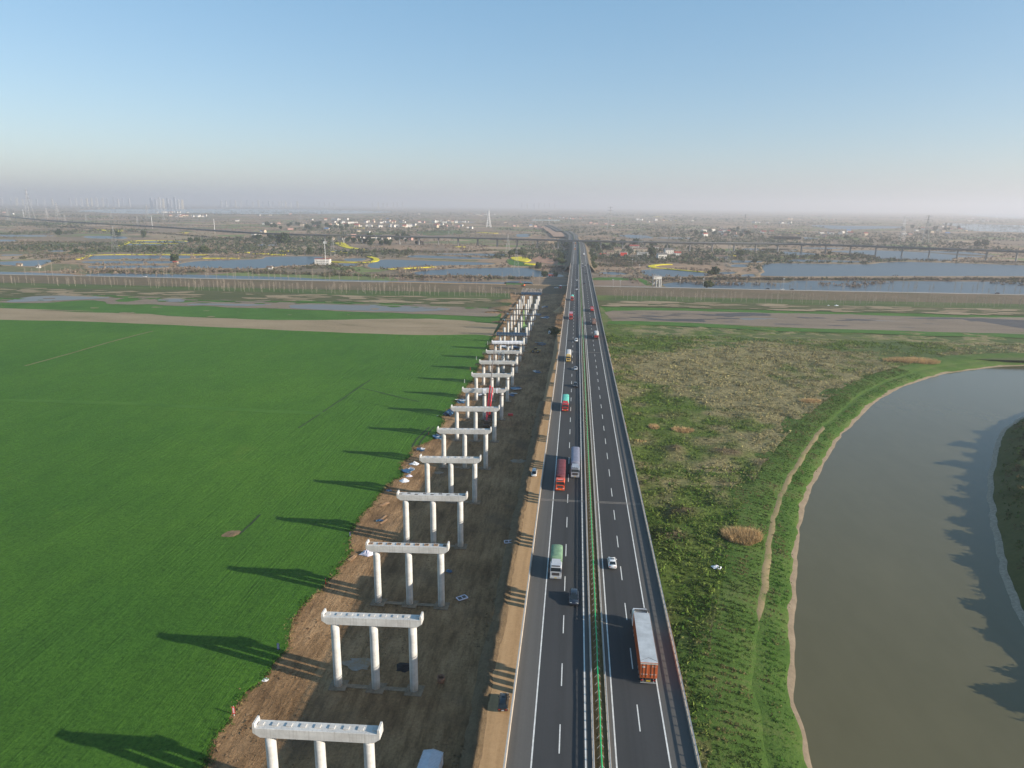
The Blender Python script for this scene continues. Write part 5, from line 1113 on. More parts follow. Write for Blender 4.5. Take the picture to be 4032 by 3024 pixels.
clouds('canal_thicket', pts[:, 0], pts[:, 1], np.full(n, PZ), rng.uniform(1.4, 3.2, n), cols, 16, .42, 'grey brown thickets along canal bunds behind the levee', 'scrub', 1.0, 8)
# meadow tufts: leaning clumps over the rough grass by the river
N = 100000; x = rng.uniform(20, 330, N); y = 60 + 470 * rng.random(N) ** 1.25
k = inpoly(x, y, meadow_poly) & (x < y * .62 + 20); x, y = x[k], y[k]; n = len(x)
k = fbm(x, y, 7, 3) + .25 * rng.random(n) > .52; x, y = x[k], y[k]; n = len(x)
c = grass_tint(x, y) * rng.uniform(.8, 1.4, (n, 1)); c[:, 1] *= rng.uniform(.95, 1.1, n)
clouds('meadow_tufts', x, y, mz(x, y) - .05, rng.uniform(.25, .9, n) * (1 + .3 * ss(200, 450, y)), c, 5, .62, 'coarse tufts of green and straw coloured grass covering the meadow', 'grass', .75, 9, m_scrub)
# lumpy weed clumps in the near meadow
N = 5200; x = rng.uniform(21, 75, N); y = 58 + 190 * rng.random(N) ** 1.2; k = inpoly(x, y, meadow_poly) & (fbm(x, y, 11, 3) + .2 * rng.random(N) > .56); x, y = x[k], y[k]; n = len(x)
c = np.where((fbm(x + 40, y, 5, 3) > .5)[:, None], np.array([[0.058, 0.118, 0.016]]), np.array([[0.130, 0.175, 0.038]])) * rng.uniform(.85, 1.45, (n, 1))
clouds('meadow_weeds', x, y, mz(x, y) - .1, rng.uniform(.5, 1.3, n), c, 14, .38, 'lumpy weed clumps in the near meadow beside the viaduct', 'weeds', .75, 33)
# bright herbs on the river bank
l = np.array(shoreL); l = l[(l[:, 1] < 420) & (l[:, 1] > 60)]; i_ = rng.integers(0, len(l), 24000); nr = normals2(l)
of = -rng.uniform(2.0, 22, 24000); k = (np.abs(of + 7.8) > 1.2); of, i_ = of[k], i_[k]; p2 = l[i_] + nr[i_] * of[:, None] + rng.normal(0, .4, (len(of), 2)); n = len(p2)
zb = np.interp(of, [-24, -16, -12, -9, -6.3, -4.5, -2.6, -1.9], [-.3, 0, -.45, -1.1, -1.6, -2.0, -2.6, -3.0])
cols = np.where((of > -6.5)[:, None], np.array([[0.060, 0.150, 0.018]]), np.array([[0.080, 0.128, 0.024]])) * rng.uniform(.5, 1.4, (n, 1)); cols = np.where((fbm(p2[:, 0], p2[:, 1], 5, 3) > .58)[:, None], np.array([[0.17, 0.145, 0.06]]) * rng.uniform(.7, 1.2, (n, 1)), cols)
clouds('bank_herbs', p2[:, 0], p2[:, 1], zb, rng.uniform(.15, .5, n), cols, 5, .6, 'bright green herbs along the river bank', 'herbs', .7, 10)
# vegetation on the far bank and the trees whose shadows reach the water
l = np.array(shoreR); l = l[(l[:, 1] > 50) & (l[:, 1] < 330)]; nr = normals2(l); i_ = rng.integers(0, len(l), 3600); of = rng.uniform(4, 60, 3600)
p2 = l[i_] + nr[i_] * of[:, None]; zb = np.interp(of, [3, 5.5, 7.5, 9.5, 13, 60], [-2.4, -.5, 1.2, 2.2, 2.7, 2.8]); n = len(p2)
cols = np.where((fbm(p2[:, 0], p2[:, 1], 9, 2) > .5)[:, None], np.array([[0.060, 0.110, 0.020]]), np.array([[0.12, 0.105, 0.05]])) * rng.uniform(.6, 1.3, (n, 1))
clouds('far_bank_scrub', p2[:, 0], p2[:, 1], zb - .1, rng.uniform(.4, 1.3, n), cols, 9, .5, 'green scrub covering the shaded far river bank', 'scrub', .8, 12)
for k, i in enumerate(range(0, len(l), 7)):
    q = l[i] + nr[i] * random.uniform(12.5, 17) + np.array([random.uniform(-2, 2), random.uniform(-2, 2)])
    o = ev_tree(q[0], q[1], 1.2, 1.0, random.choice((0, 1, 4)), 'spreading leafy tree on the far river bank at right edge', 'trees on the far river bank', 'bank_tree'); s = random.uniform(.55, .85); o.scale = (s * 1.4, s * 1.4, s * random.uniform(.6, .85))
# weeds along the ragged edge of the wheat
i_ = rng.integers(0, len(fe) - 1, 5200); p2 = fe[i_] + rng.normal(0, .55, (5200, 2)); p2 = p2[p2[:, 1] > 60]; n = len(p2)
cols = np.where((fbm(p2[:, 0], p2[:, 1], 6, 2) > .60)[:, None], np.array([[0.24, 0.19, 0.085]]), np.array([[0.045, 0.115, 0.016]])) * rng.uniform(.6, 1.3, (n, 1))
clouds('field_edge_weeds', p2[:, 0], p2[:, 1], np.full(n, .05), rng.uniform(.2, .5, n), cols, 7, .55, 'weeds and loose stalks along the ragged wheat edge', 'weeds', 1.0, 14)
# reed clumps: dense upright straw blades
def reed_clump(center, rx, ry, h, n, label, seed):
    rg = np.random.default_rng(seed); a = rg.random(n) * 6.283; r = rg.random(n) ** .5
    x = center[0] + rx * r * np.cos(a); y = center[1] + ry * r * np.sin(a); z = mz(x, y) - .1
    hh = h * rg.uniform(.55, 1.1, n) * (1 - .35 * r ** 2); t = rg.normal(0, .30, (n, 2)) * hh[:, None] + np.stack([np.cos(a), np.sin(a)], 1) * (hh * .25 * r)[:, None]
    w = rg.uniform(.05, .13, n); b = rg.random(n) * 3.14; dx = w * np.cos(b); dy = w * np.sin(b)
    V = np.stack([np.c_[x - dx, y - dy, z], np.c_[x + dx, y + dy, z], np.c_[x + t[:, 0], y + t[:, 1], z + hh]], 1).reshape(-1, 3)
    cl_ = np.repeat(np.array([[0.56, 0.39, 0.20]]) * rg.uniform(.7, 1.3, (n, 1)), 3, 0)
    tag(link('reed_clump', mesh_np('reed_clump', V, np.arange(3 * n).reshape(-1, 3), m_scrub, cl_)), label, 'reeds', 'straw coloured reed clumps in the meadow')
reed_clump((49.7,191.2), 5.4, 4.2, 3.2, 2600, 'large straw coloured reed clump near the footpath', 1)
reed_clump((209.0,450.6), 17, 5.5, 3.4, 3600, 'widest reed bed on the far right of the meadow', 2)
reed_clump((115.8,344.9), 5.0, 3, 2.0, 1000, 'medium reed clump in the middle of the meadow', 3)
reed_clump((47.3,292.3), 4.6, 2.6, 1.9, 900, 'reed clump nearest the highway, larger of a neighbouring pair', 4)
reed_clump((35.5,295.1), 2.2, 2.2, 1.7, 500, 'smaller reed clump just right of the highway rail', 5)
reed_clump((28.3,275.8), 2.4, 1.2, 1.0, 260, 'low straw tuft at the highway foot', 6)
# ================================================================ HOUSES
WALL = {k: flat(k, c, .9, 0, .12, .3) for k, c in dict(white_wall=(0.66, 0.63, 0.58), cream_wall=(0.58, 0.48, 0.36), tan_wall=(0.44, 0.35, 0.26), pink_wall=(0.55, 0.33, 0.28), grey_wall=(0.36, 0.35, 0.34)).items()}
ROOF = {k: flat(k, c, .9, 0, .2, .5) for k, c in dict(brown_tiles=(0.17, 0.115, 0.085), red_tiles=(0.34, 0.07, 0.05), grey_tiles=(0.13, 0.125, 0.12), blue_sheet=(0.10, 0.22, 0.42), flat_concrete=(0.40, 0.37, 0.34)).items()}
m_win = flat('dark_window', (0.04, 0.045, 0.05), .25, 0, .2, 1)
def house(p, w_, d_, h_, rz, wall, roof, label, group, gable=True, windows=True, zz=PZ):
    t = empty('house', (p[0], p[1], zz), rz, label, 'house', group); a, b_ = w_ / 2, d_ / 2
    if gable:
        wl = MB(); wl.prism([(-b_, -.5), (b_, -.5), (b_, h_), (0, h_ + d_ * .28), (-b_, h_)], 'x', -a, a); W0 = wl.build('wall', WALL[wall], t)
        r_ = MB()
        for s in (-1, 1):
            r_.add([(-a - .5, s * (b_ + .5), h_ - .2), (a + .5, s * (b_ + .5), h_ - .2), (a + .5, 0, h_ + d_ * .28 + .08), (-a - .5, 0, h_ + d_ * .28 + .08), (-a - .5, s * (b_ + .5), h_ - .05), (a + .5, s * (b_ + .5), h_ - .05), (a + .5, 0, h_ + d_ * .28 + .25), (-a - .5, 0, h_ + d_ * .28 + .25)], [(0, 1, 2, 3), (4, 5, 6, 7), (0, 1, 5, 4), (1, 2, 6, 5), (2, 3, 7, 6), (3, 0, 4, 7)])
        R0 = r_.build('roof', ROOF[roof], t)
        if windows: MB().box(a * .4, a * .4 + .7, -.4, .3, h_ + .6, h_ + d_ * .28 + .9).build('chimney', WALL[wall], R0)
    else:
        W0 = MB().box(-a, a, -b_, b_, -.5, h_).build('wall', WALL[wall], t); MB().box(-a - .4, a + .4, -b_ - .4, b_ + .4, h_ + .003, h_ + .35).build('roof', ROOF[roof], t)
    if windows:
        fl_ = max(1, int(h_ / 3.0))
        for f in range(fl_):
            for x in np.linspace(-a * .66, a * .66, max(2, int(w_ / 3.6))):
                if f == 0 and abs(x) < 1.2: MB().box(x - .6, x + .6, -b_ - .05, -b_ + .02, 0, 2.2).build('door', m_win, t)
                else: MB().box(x - .7, x + .7, -b_ - .05, -b_ + .02, .9 + 3 * f, 2.3 + 3 * f).build('window', m_win, t)
            MB().box(a - .02, a + .05, -.7, .7, .9 + 3 * f, 2.3 + 3 * f).build('window', m_win, t)
    return t
hs = [((68,1456), 14, 9, 6.5, .1, 'tan_wall', 'brown_tiles', 'tan gabled house at left of the near village right of highway', True), ((88,1558), 16, 9, 7, .1, 'tan_wall', 'brown_tiles', 'tan gabled house behind the red banner house', True), ((93,1424), 16, 10, 8, -.05, 'white_wall', 'flat_concrete', 'flat roofed house with bright red banner on its front', False),
 ((135,1701), 22, 9, 6, 0, 'white_wall', 'red_tiles', 'long low white house with red roof behind village trees', True), ((137,1562), 30, 10, 7, .05, 'cream_wall', 'brown_tiles', 'long cream house with brown roof in village middle', True), ((134,1449), 26, 9, 6.5, 0, 'white_wall', 'flat_concrete', 'long white flat roofed house fronting the village middle', False),
 ((161,1378), 17, 10, 8, .25, 'white_wall', 'grey_tiles', 'white two storey house with grey roof, front right of village', True), ((189,1500), 17, 11, 10, .2, 'white_wall', 'grey_tiles', 'tallest white gabled house at right end of village', True), ((202,1466), 13, 9, 6, .1, 'white_wall', 'red_tiles', 'small white house with red roof, rightmost in village', True), ((183,1684), 12, 8, 6, 0, 'white_wall', 'brown_tiles', 'small white house behind the dense village tree', True), ((53,1429), 12, 7, 3.2, 0, 'tan_wall', 'red_tiles', 'low red roofed shed left of the tan house', True), ((61,1417), 10, 6, 3.2, 0, 'tan_wall', 'brown_tiles', 'low tan shed before the tan gabled house', True),
 ((276,1405), 26, 9, 4, 0, 'white_wall', 'brown_tiles', 'low open pavilion house between ponds right of village', True),
 ((-404,1121), 24, 11, 8.5, .1, 'white_wall', 'red_tiles', 'two storey white house with red roof among the ponds', False),
 ((-629,1082), 7, 5, 2.6, 0, 'tan_wall', 'red_tiles', 'tiny red roofed hut under the umbrella shaped tree', True), ((-819,992), 7, 5, 2.8, .3, 'cream_wall', 'brown_tiles', 'tiny cream hut by the left canal, left of two', True), ((-776,975), 5, 4, 2.5, .1, 'white_wall', 'grey_tiles', 'tiny white hut by the left canal, right of two', True), ((-449,1022), 8, 5, 2.8, 0, 'white_wall', 'brown_tiles', 'tiny hut with brown roof on the bund below the large left pond', True), ((-658,1187), 7, 5, 2.6, .2, 'tan_wall', 'brown_tiles', 'tiny tan hut on the bund between the left ponds', True), ((-33,979), 7, 4, 2.4, 0, 'pink_wall', 'red_tiles', 'small red shed between two round trees at the canal', True)]
for p, w_, d_, h_, rz, wl_, rf_, lab, gb in hs: house(p, w_, d_, h_, rz, wl_, rf_, lab, 'houses of the near plain', gb)
bn = (98,1440); t = [o for o in COL.objects if o.get('label', '').startswith('flat roofed house with bright red')][0]
MB().box(-6.5, 6.5, -5.16, -5.06, 1.2, 7.6).build('banner', flat('bright_red_banner', (0.80, 0.06, 0.03), .7, 0, .1, .3), t)
mid = {'village row below the railway viaduct left of highway': [(c, (1.0, 1.0)) for c in [(-654,1887),(-637,1907),(-619,1898),(-671,2074),(-648,2065),(-615,2008),(-601,1996),(-600,2013),(-562,1961),(-532,1911),(-535,1954),(-516,1930),(-523,1982),(-476,1958),(-449,1936),(-378,1734)]],
 'the group beyond the railway viaduct at left': [(c, (1.2, 1)) for c in [(-1395,3152),(-1334,3073),(-1380,3276),(-1194,3078),(-1224,3193),(-1082,2934),(-1094,3005),(-1110,3161),(-1107,3184),(-1074,3157),(-1073,3179),(-1053,3233),(-1058,3276),(-1029,2540),(-911,2588),(-747,2442),(-699,2389),(-955,2095),(-995,2233)] + [(-1379,3115),(-1313,3021),(-962,2093),(-938,2073),(-995,2233)]],
 'the village near the white lattice mast': [(c, (1.2, 1)) for c in [(-1191,4200),(-1159,4220),(-1174,4451),(-1093,4186),(-840,3835),(-804,3766),(-643,3344),(-650,3479),(-585,3223),(-581,3330),(-554,3258),(-516,3117),(-524,3272),(-454,3034),(-430,2942),(-749,4212),(-709,4236),(-393,3989),(-268,3308),(-212,3334),(-290,3360)]],
 'the row left of the far highway': [(c, (1.2, 1)) for c in [(-198,5283),(-175,5403),(-165,5871),(-143,6015),(-113,5786),(-83,5466),(-56,5594),(-31,5396),(-8,5742),(25,5330),(74,7014),(131,8406),(-211,3334),(-189,3304),(-167,3197),(-155,3129)]],
 'the scattered middle distance right of highway': [(c, (1.2, 1)) for c in [(77,4121),(94,3958),(106,4020),(162,4227),(156,3989),(177,3646),(447,4651),(1218,9754),(1081,7859),(1390,9640),(1434,8911),(1620,8412),(1619,15128),(1624,14489),(861,3610)]],
 'the group beyond the railway viaduct at right': [(c, (1.1, 1)) for c in [(428,2475),(564,2917),(520,2648),(506,2533),(573,2813),(573,2714),(533,2500),(565,2553),(614,2704)] + [(999,2861),(1047,2975),(1116,3105),(832,2532)]],
 'the village near the right lake': [(c, (1.1, 1)) for c in [(1275,2960),(1289,2941),(1534,3442),(1657,3658),(1513,3255),(1798,3864),(1695,3604),(2092,4381),(1631,3403),(2036,4216),(1908,3910),(1807,3616),(1800,3547),(1470,3030)]],
 'the hazy right shore settlement': [(c, (1.6, 1.2)) for c in [(1825,6506),(1896,6668),(1829,5638),(2007,6103),(2107,6263),(2208,6535),(3282,10541),(2329,6301),(7410,20884),(6684,17993),(3541,8122),(4524,8807),(4894,9316),(4703,8853),(4939,9097),(5614,10208),(5112,9218)]],
 'the settlement at the left skyline': [(c, (1.7, 1.2)) for c in [(-6117,8488),(-5978,8477),(-5933,8602),(-6063,9096),(-4329,5171),(-3838,4659),(-2609,4588),(-2659,4724),(-2645,4797),(-2637,4934),(-2548,4817),(-2383,5294),(-2319,5351),(-1748,3622)] + [(-2394,5930),(-5086,15162),(-3304,16755),(-2322,13325),(-1538,6977),(-1698,6816),(-1524,10070),(-875,6632)]]}
for lab, lst in mid.items():
    for (x, y), (sw, sh) in lst:
        q = random.random(); far_ = y > 2400
        house((x, y), random.uniform(9, 16) * sw, random.uniform(8, 11), random.choice((5.5, 6.5, 7, 9)) * sh, random.uniform(-.5, .5), random.choice(('white_wall', 'white_wall', 'cream_wall', 'tan_wall', 'pink_wall')), random.choice(('brown_tiles', 'red_tiles', 'grey_tiles', 'brown_tiles', 'blue_sheet' if q < .2 else 'grey_tiles')), 'pale house in ' + lab, lab, random.random() < .8, not far_ and y < 1900)
rgv = random.Random(5)
def far_house_mesh(wm, rm):
    b = MB(); b.prism([(-5, -.5), (5, -.5), (5, 7), (0, 9.6), (-5, 7)], 'x', -7, 7, 0); b.prism([(-5.6, 6.8), (0, 9.7), (5.6, 6.8), (5.6, 7.1), (0, 10), (-5.6, 7.1)], 'x', -7.5, 7.5, 1); return b.mesh('house', [WALL[wm], ROOF[rm]])
FH = [far_house_mesh(a_, b_) for a_, b_ in (('white_wall', 'brown_tiles'), ('white_wall', 'grey_tiles'), ('cream_wall', 'red_tiles'), ('white_wall', 'flat_concrete'))]
for k in range(16):
    y0 = 2300 * (3.2 ** rgv.random()); x0 = -.087 * y0 + rgv.uniform(-.72, .72) * y0
    if not dry_land(np.array([x0]), np.array([y0]))[0]: continue
    side = 'left' if x0 < -.1 * y0 * .1 else 'right'
    for j in range(rgv.randint(6, 12)):
        o = link('house', FH[rgv.randint(0, 3)], None, (x0 + rgv.gauss(0, 75), y0 + rgv.gauss(0, 60), PZ), rgv.uniform(-.6, .6)); q = rgv.uniform(.9, 1.5); o.scale = (q, q, q)
        tag(o, 'tiny pale house in the far hazy villages %s of the highway' % side, 'house', 'far village houses ' + side)
# stilted pump house on the levee right of the highway
pp = (99,873); ph = empty('pump_house', (pp[0], pp[1], -2.5), .15, 'white pump house standing on tall legs beside the levee road', 'pump house')
MB().box(-8, 6, -4, 4, 13.5, 18).build('room', WALL['white_wall'], ph); MB().box(-8.4, 6.4, -4.4, 4.4, 18.003, 18.5).build('roof', ROOF['flat_concrete'], ph)
for x in (-7, -2.5, 2.2, 5.4):
    for y in (-3.3, 3.3):
        if x > -3 or y > 0: MB().box(x - .5, x + .5, y - .5, y + .5, -1, 13.4).build('leg', WALL['white_wall'], ph)
MB().box(2.6, 5.6, -2.6, 2.6, -1, 13.4).build('shaft', WALL['white_wall'], ph); MB().prism([(-9, 4), (-8, 4), (0, 11), (0, 13.3), (-9, 6)], 'y', -3.0, -2.2).build('stair', WALL['grey_wall'], ph)
for x in (-6, -4.2): MB().box(x - .5, x + .5, -4.06, -3.99, 15, 16.6).build('window', m_win, ph)
for x in (-5, -2, 1): MB().bar((x, 0, 18.4), (x, 0, 21.5), .25, 6).build('vent_pipe', m_galv, ph)
ph.scale = (.72, .72, .72)
# ================================================================ PYLONS, MASTS, POLES
m_lat = flat('lattice_steel', (0.36, 0.36, 0.36), .6, .3, .1, .3); m_latw = flat('white_lattice_steel', (0.78, 0.78, 0.78), .6, 0, .05, .3)
def pylon_mesh(h, w0, r, arms=3, mat=None):
    b = MB(); lv = [0, .18, .34, .48, .60, .70, .79, .87, .94, 1.0]; wz = lambda f: w0 / 2 * (1 - f) ** 1.15 + .45
    cs = ((-1, -1), (1, -1), (1, 1), (-1, 1))
    for i in range(len(lv) - 1):
        a, c = lv[i], lv[i + 1]; wa, wc = wz(a), wz(c)
        for k in range(4):
            p, q = cs[k], cs[(k + 1) % 4]
            b.bar((p[0] * wa, p[1] * wa, a * h), (p[0] * wc, p[1] * wc, c * h), r, 3, caps=False); b.bar((p[0] * wa, p[1] * wa, a * h), (q[0] * wc, q[1] * wc, c * h), r * .6, 3, caps=False); b.bar((q[0] * wa, q[1] * wa, a * h), (p[0] * wc, p[1] * wc, c * h), r * .6, 3, caps=False)
    for j in range(arms):
        z = h * (.70 + .13 * j); l = h * (.15 - .02 * j)
        for s in (-1, 1): b.bar((0, 0, z + .8), (s * l, 0, z), r * .8, 3, caps=False); b.bar((0, 0, z - .6), (s * l, 0, z), r * .8, 3, caps=False)
    return b.mesh('pylon', mat or m_lat)
PYL = {}
def pylon(p, px_h, label, thick=.16, white=False, arms=3):
    """px_h: height in metres"""
    h = round(px_h / 5) * 5; key = (h, thick, white, arms)
    if key not in PYL: PYL[key] = pylon_mesh(h, h * .22, thick, arms, m_latw if white else m_lat)
    o = link('pylon', PYL[key], None, (p[0], p[1], PZ - .3), random.uniform(-.4, .4)); tag(o, label, 'pylon', 'lattice pylons on the plain'); return o
for p, h, lab, th, wh in (((-2761,3318), 60, 'pale lattice pylon at the far left edge', .4, False), ((-2806,3641), 62, 'lattice pylon left of the tallest pale pair, far left', .4, False), ((-2586,3430), 85, 'tall pale lattice pylon, right of a pair at far left', .4, False), ((-2774,3479), 150, 'tallest dark lattice pylon against the left skyline', .5, False), ((-2330,3278), 36, 'small thin pylon before the left lake', .25, False), ((-2656,3951), 42, 'lattice pylon left of the twin white poles', .35, False), ((-2361,3828), 80, 'tall lattice pylon behind the first white pole', .4, False), ((-2230,3764), 44, 'lattice pylon between the two tall white poles', .35, False), ((-1891,2988), 36, 'thin grey pylon just left of the first white pole', .2, False), ((-2063,2774), 38, 'thin grey pylon behind the railway viaduct far left', .22, False), ((-876,1304), 50, 'faint slender pylon by the yellow bordered ponds', .10, False),
    ((-1422,3658), 62, 'faint pylon beyond the lake left of centre', .3, False), ((-307,1754), 78, 'grey pylon standing at the railway viaduct left of highway', .14, False), ((-135,1428), 40, 'rusty pylon behind the pale green trees', .14, False), ((-386,3176), 75, 'bright white lattice mast left of the highway', .55, True), ((-442,1282), 34, 'faint pylon right of the red roofed house', .09, False), ((-81,981), 38, 'faint slender pylon in the pond left of viaduct', .08, False),
    ((111,1268), 66, 'slender pylon rising from the near village', .12, False), ((127,2846), 95, 'dark pylon far right of the highway', .3, False), ((395,3026), 62, 'pale pylon in the middle distance right of highway', .3, False), ((649,2894), 70, 'pylon with pale top behind the right houses', .28, False), ((213,1030), 52, 'faint slender pylon by the right ponds', .09, False), ((1023,2385), 76, 'white red lattice pylon before the lakeside houses', .22, True), ((1026,2237), 78, 'dark rusty lattice tower among the lakeside houses', .3, False)):
    pylon(p, h, lab, th, wh)
def pole(p, h, r, label, z=PZ, mat=None):
    t = empty('pole', (p[0], p[1], z), 0, label, 'pole', 'poles'); MB().bar((0, 0, -.5), (0, 0, h), r, 8, r * .6, smooth=True).build('shaft', mat or m_latw, t)
    MB().box(-.9, .9, -.3, .3, h - .6, h + .6).build('head', mat or m_latw, t)
pole((-2951,3657), 46, .9, 'white pole at the far left beyond the railway'); pole((-1529,2503), 46, .8, 'white pole left of two along the railway viaduct'); pole((-1121,2166), 44, .8, 'white pole right of two along the railway viaduct')
t = empty('telecom_mast', ((-395,1108)[0], (-395,1108)[1], PZ), 0, 'thin white telecom mast beside the red roofed house', 'mast')
MB().bar((0, 0, 0), (0, 0, 37), .35, 8, .25).build('shaft', m_latw, t); [MB().box(-2.2 + i * 1.5, -1.6 + i * 1.5, -.3, .3, 33, 36.5).build('antenna', m_latw, t) for i in range(4)]
for i, (p, h) in enumerate((((42,798), 11), ((50,799), 10), ((41,1003), 9), ((96,1094), 10), ((104,1016), 12), ((117,810), 13), ((143,814), 12), ((91,1173), 12), ((25,1399), 11), ((-46,1518), 11), ((230,813), 14), ((-262,1751), 10))):
    pole(p, h, .14, ['thin pole by the ploughed plot, left of two', 'thin pole by the ploughed plot, right of two', 'thin pole at the dried pond', 'thin pole left of the curved rapeseed', 'thin pole at the pond corner left of pump house', 'thin pole at the canal right of pump house', 'thin pole beside the canal bush', 'thin pole at the bend of the farm track', 'thin pole close to the highway at right', 'thin pole in the red cutting left of highway', 'pole with dark panel on the right levee road', 'thin pole under the railway viaduct left'][i], 1.9 if p[1] < 850 else PZ, m_galv)
# farm track from the pump house into the village
fpatch('farm_track', [(108,851),(103,909),(97,998),(91,1106),(85,1175),(92,1241),(102,1316),(103,1301),(92,1214),(90,1175),(95,1107),(101,1008),(107,925),(112,855)], .3, m_path, .6, 10, 8)
# ================================================================ CITY SKYLINE
m_city = [flat('tower_facade_pale', (0.50, 0.48, 0.46), .8, 0, .1, .01), flat('tower_facade_cream', (0.58, 0.50, 0.36), .8, 0, .1, .01), flat('tower_facade_grey', (0.34, 0.36, 0.40), .8, 0, .1, .01)]
def tower(u, w_, h, d, mi, lab, grp):
    x, y = u[0] * d / u[1], d
    o = MB().box(-w_ / 2, w_ / 2, -9, 9, -5, h).box(-w_ / 4, w_ / 4, -5, 5, h - .2, h + 5).build('tower_block', m_city[mi], None, (x, y, 0), random.uniform(-.3, .3)); tag(o, lab, 'tower block', grp)
for a_, b_, n, h0, h1, d, lab in ((270, 500, 12, 100, 135, 8200, 'hazy tower block in the leftmost skyline group'), (590, 710, 9, 95, 130, 6900, 'pale tower block in the clearest skyline group'), (860, 1090, 12, 90, 120, 9500, 'hazy tower block in the skyline group over the lake'), (1100, 1160, 4, 80, 110, 9500, 'faint tower block left of centre skyline'), (1250, 1310, 4, 80, 110, 10000, 'faint tower block on middle skyline'), (1460, 1580, 7, 90, 120, 10500, 'faint tower block in the middle skyline group'), (2050, 2180, 7, 110, 140, 12000, 'faint tower block behind the highway vanishing point'), (0, 200, 8, 80, 110, 9000, 'very faint tower block at left edge of skyline')):
    for i in range(n):
        px = a_ + (b_ - a_) * (i + random.uniform(-.2, .2)) / max(1, n - 1); dx = (px - 2016) / 2882.5; x_ = math.sin(math.atan(dx) - yaw) / math.cos(math.atan(dx) - yaw)
        tower((x_, 1.0), random.uniform(22, 36), random.uniform(h0, h1) * 1.2, d * 1.45 * random.uniform(.96, 1.05), random.choice((0, 0, 1, 2)), lab, lab)
# ================================================================ SITE CLUTTER
def obj1(name, b, mat, loc, rz, label, cat, group='building materials on the site'):
    return tag(b.build(name, mat, None, loc, rz), label, cat, group)
def half_pipe(n=9, r=.85, l=2.4, t=.07):
    b = MB(); o = [(r * math.cos(a), r * math.sin(a)) for a in np.linspace(0, PI, n)]; i = [((r - t) * math.cos(a), (r - t) * math.sin(a)) for a in np.linspace(PI, 0, n)]
    b.prism(o + i, 'y', -l / 2, l / 2)
    for y in (-l / 2, 0, l / 2 - .08):
        o2 = [((r + .09) * math.cos(a), (r + .09) * math.sin(a)) for a in np.linspace(0, PI, n)]; b.prism(o2 + i, 'y', y, y + .08)
    return b
me_hp = half_pipe().mesh('column_form', [m_bluel]); me_hpd = half_pipe().mesh('column_form', [m_blue])
pc = (-55.3,300.6); k = 0
for row, (dx, z_) in enumerate(((-1.1, .05), (1.0, .05), (-.1, .95))):
    for j in range(2):
        k += 1; o = link('column_form', (me_hp, me_hpd)[(row + j) % 2], None, (pc[0] + dx + j * .5, pc[1] + j * 2.7 + .8, z_), -.2)
        tag(o, 'half round blue steel column form, %s of the stack at wheat edge' % ordn(k), 'formwork', 'stacked half round column forms')
def frame_pile(p, label, n=5, s=1.5, mats=None):
    t = empty('formwork_pile', (p[0], p[1], .05), random.uniform(0, 3), label, 'formwork', 'formwork piles'); 
    for i in range(n):
        b = MB(); a, c_ = s * random.uniform(.5, 1), s * random.uniform(.4, .8)
        b.box(-a, a, -.06, .06, 0, .1); 
        for s_ in (-1, 1): b.box(s_ * a - .06, s_ * a + .06, -c_, c_, .1, .2); b.box(-a, a, s_ * c_ - .05, s_ * c_ + .05, .2, .3)
        b.box(-a * .9, a * .9, -c_ * .9, c_ * .9, .04, .07)
        o = b.build('form_panel', (mats or (m_bluel, m_blue, m_white))[i % 3], t, (random.uniform(-s, s) * .8, random.uniform(-s, s) * .8, .15 * i), random.uniform(0, 3)); o.rotation_euler.x = random.uniform(-.35, .35)
for p, lab, n, s in (((-56.8,253.8), 'round faded blue form frames lying at the wheat edge by sixth pier', 5, 1.3), ((-52.9,268.8), 'blue form panels behind the sixth pier columns', 5, 1.6), ((-56.4,231.3), 'blue and white form panels in the heap of sheeting', 5, 1.5), ((-52.3,323.9), 'blue form panels at the foot of seventh pier', 6, 1.8), ((-58.6,212.9), 'small blue bin at the wheat edge by the fourth pier', 2, .7), ((-55.6,190.7), 'small blue crate beside a plank', 2, .7), ((-45.0,336.7), 'pale form panel behind the eighth pier columns', 3, 1.8), ((-28.4,351.6), 'white and blue panels on shaded ground by ninth pier', 4, 2.2), ((-29.3,340.5), 'dark blue panels on shaded ground by eighth pier', 3, 1.6), ((-20.3,391.3), 'dark heap with white bags in the site shade', 4, 1.6), ((-27,658), 'blue forms far along the site, farthest heap', 5, 2.6), ((-30,607), 'long blue forms in a row far along the site', 6, 2.8), ((-38,606), 'blue forms between the platform piers', 5, 2.6), ((-24.4,590.5), 'loose blue forms right of the platform piers', 6, 3.0), ((-22.8,475.2), 'low blue stacks in shade right of wrapped pier', 6, 2.8), ((-45.0,459.9), 'blue stacks behind the railed platform pier', 6, 2.6), ((-38.1,459.5), 'second blue stacks behind railed platform pier', 6, 2.6), ((-30.4,162.9), 'scraps of steel by the third pier', 2, .8)):
    frame_pile(p, lab, n, s)
def crumple(p, r, h, label, mat=m_white, seed=1, cat='sheeting', z=.05, name='crumpled_sheet'):
    rg = np.random.default_rng(seed); b = MB(); n = 14; rings = []
    for k in range(5):
        f = 1 - k / 4.6; rings.append([(p[0] + r * f * math.cos(a) * rg.uniform(.75, 1.2), p[1] + r * f * .8 * math.sin(a) * rg.uniform(.75, 1.2), z + h * (1 - f) * rg.uniform(.5, 1.2)) for a in np.linspace(0, 6.283, n + 1)[:-1]])
    b.loft(rings, smooth=False); return tag(b.build(name, mat), label, cat, 'sheeting on the site')
m_lilac = flat('pale_lilac_sheet', (0.66, 0.62, 0.70), .6, 0, .2, 1.5)
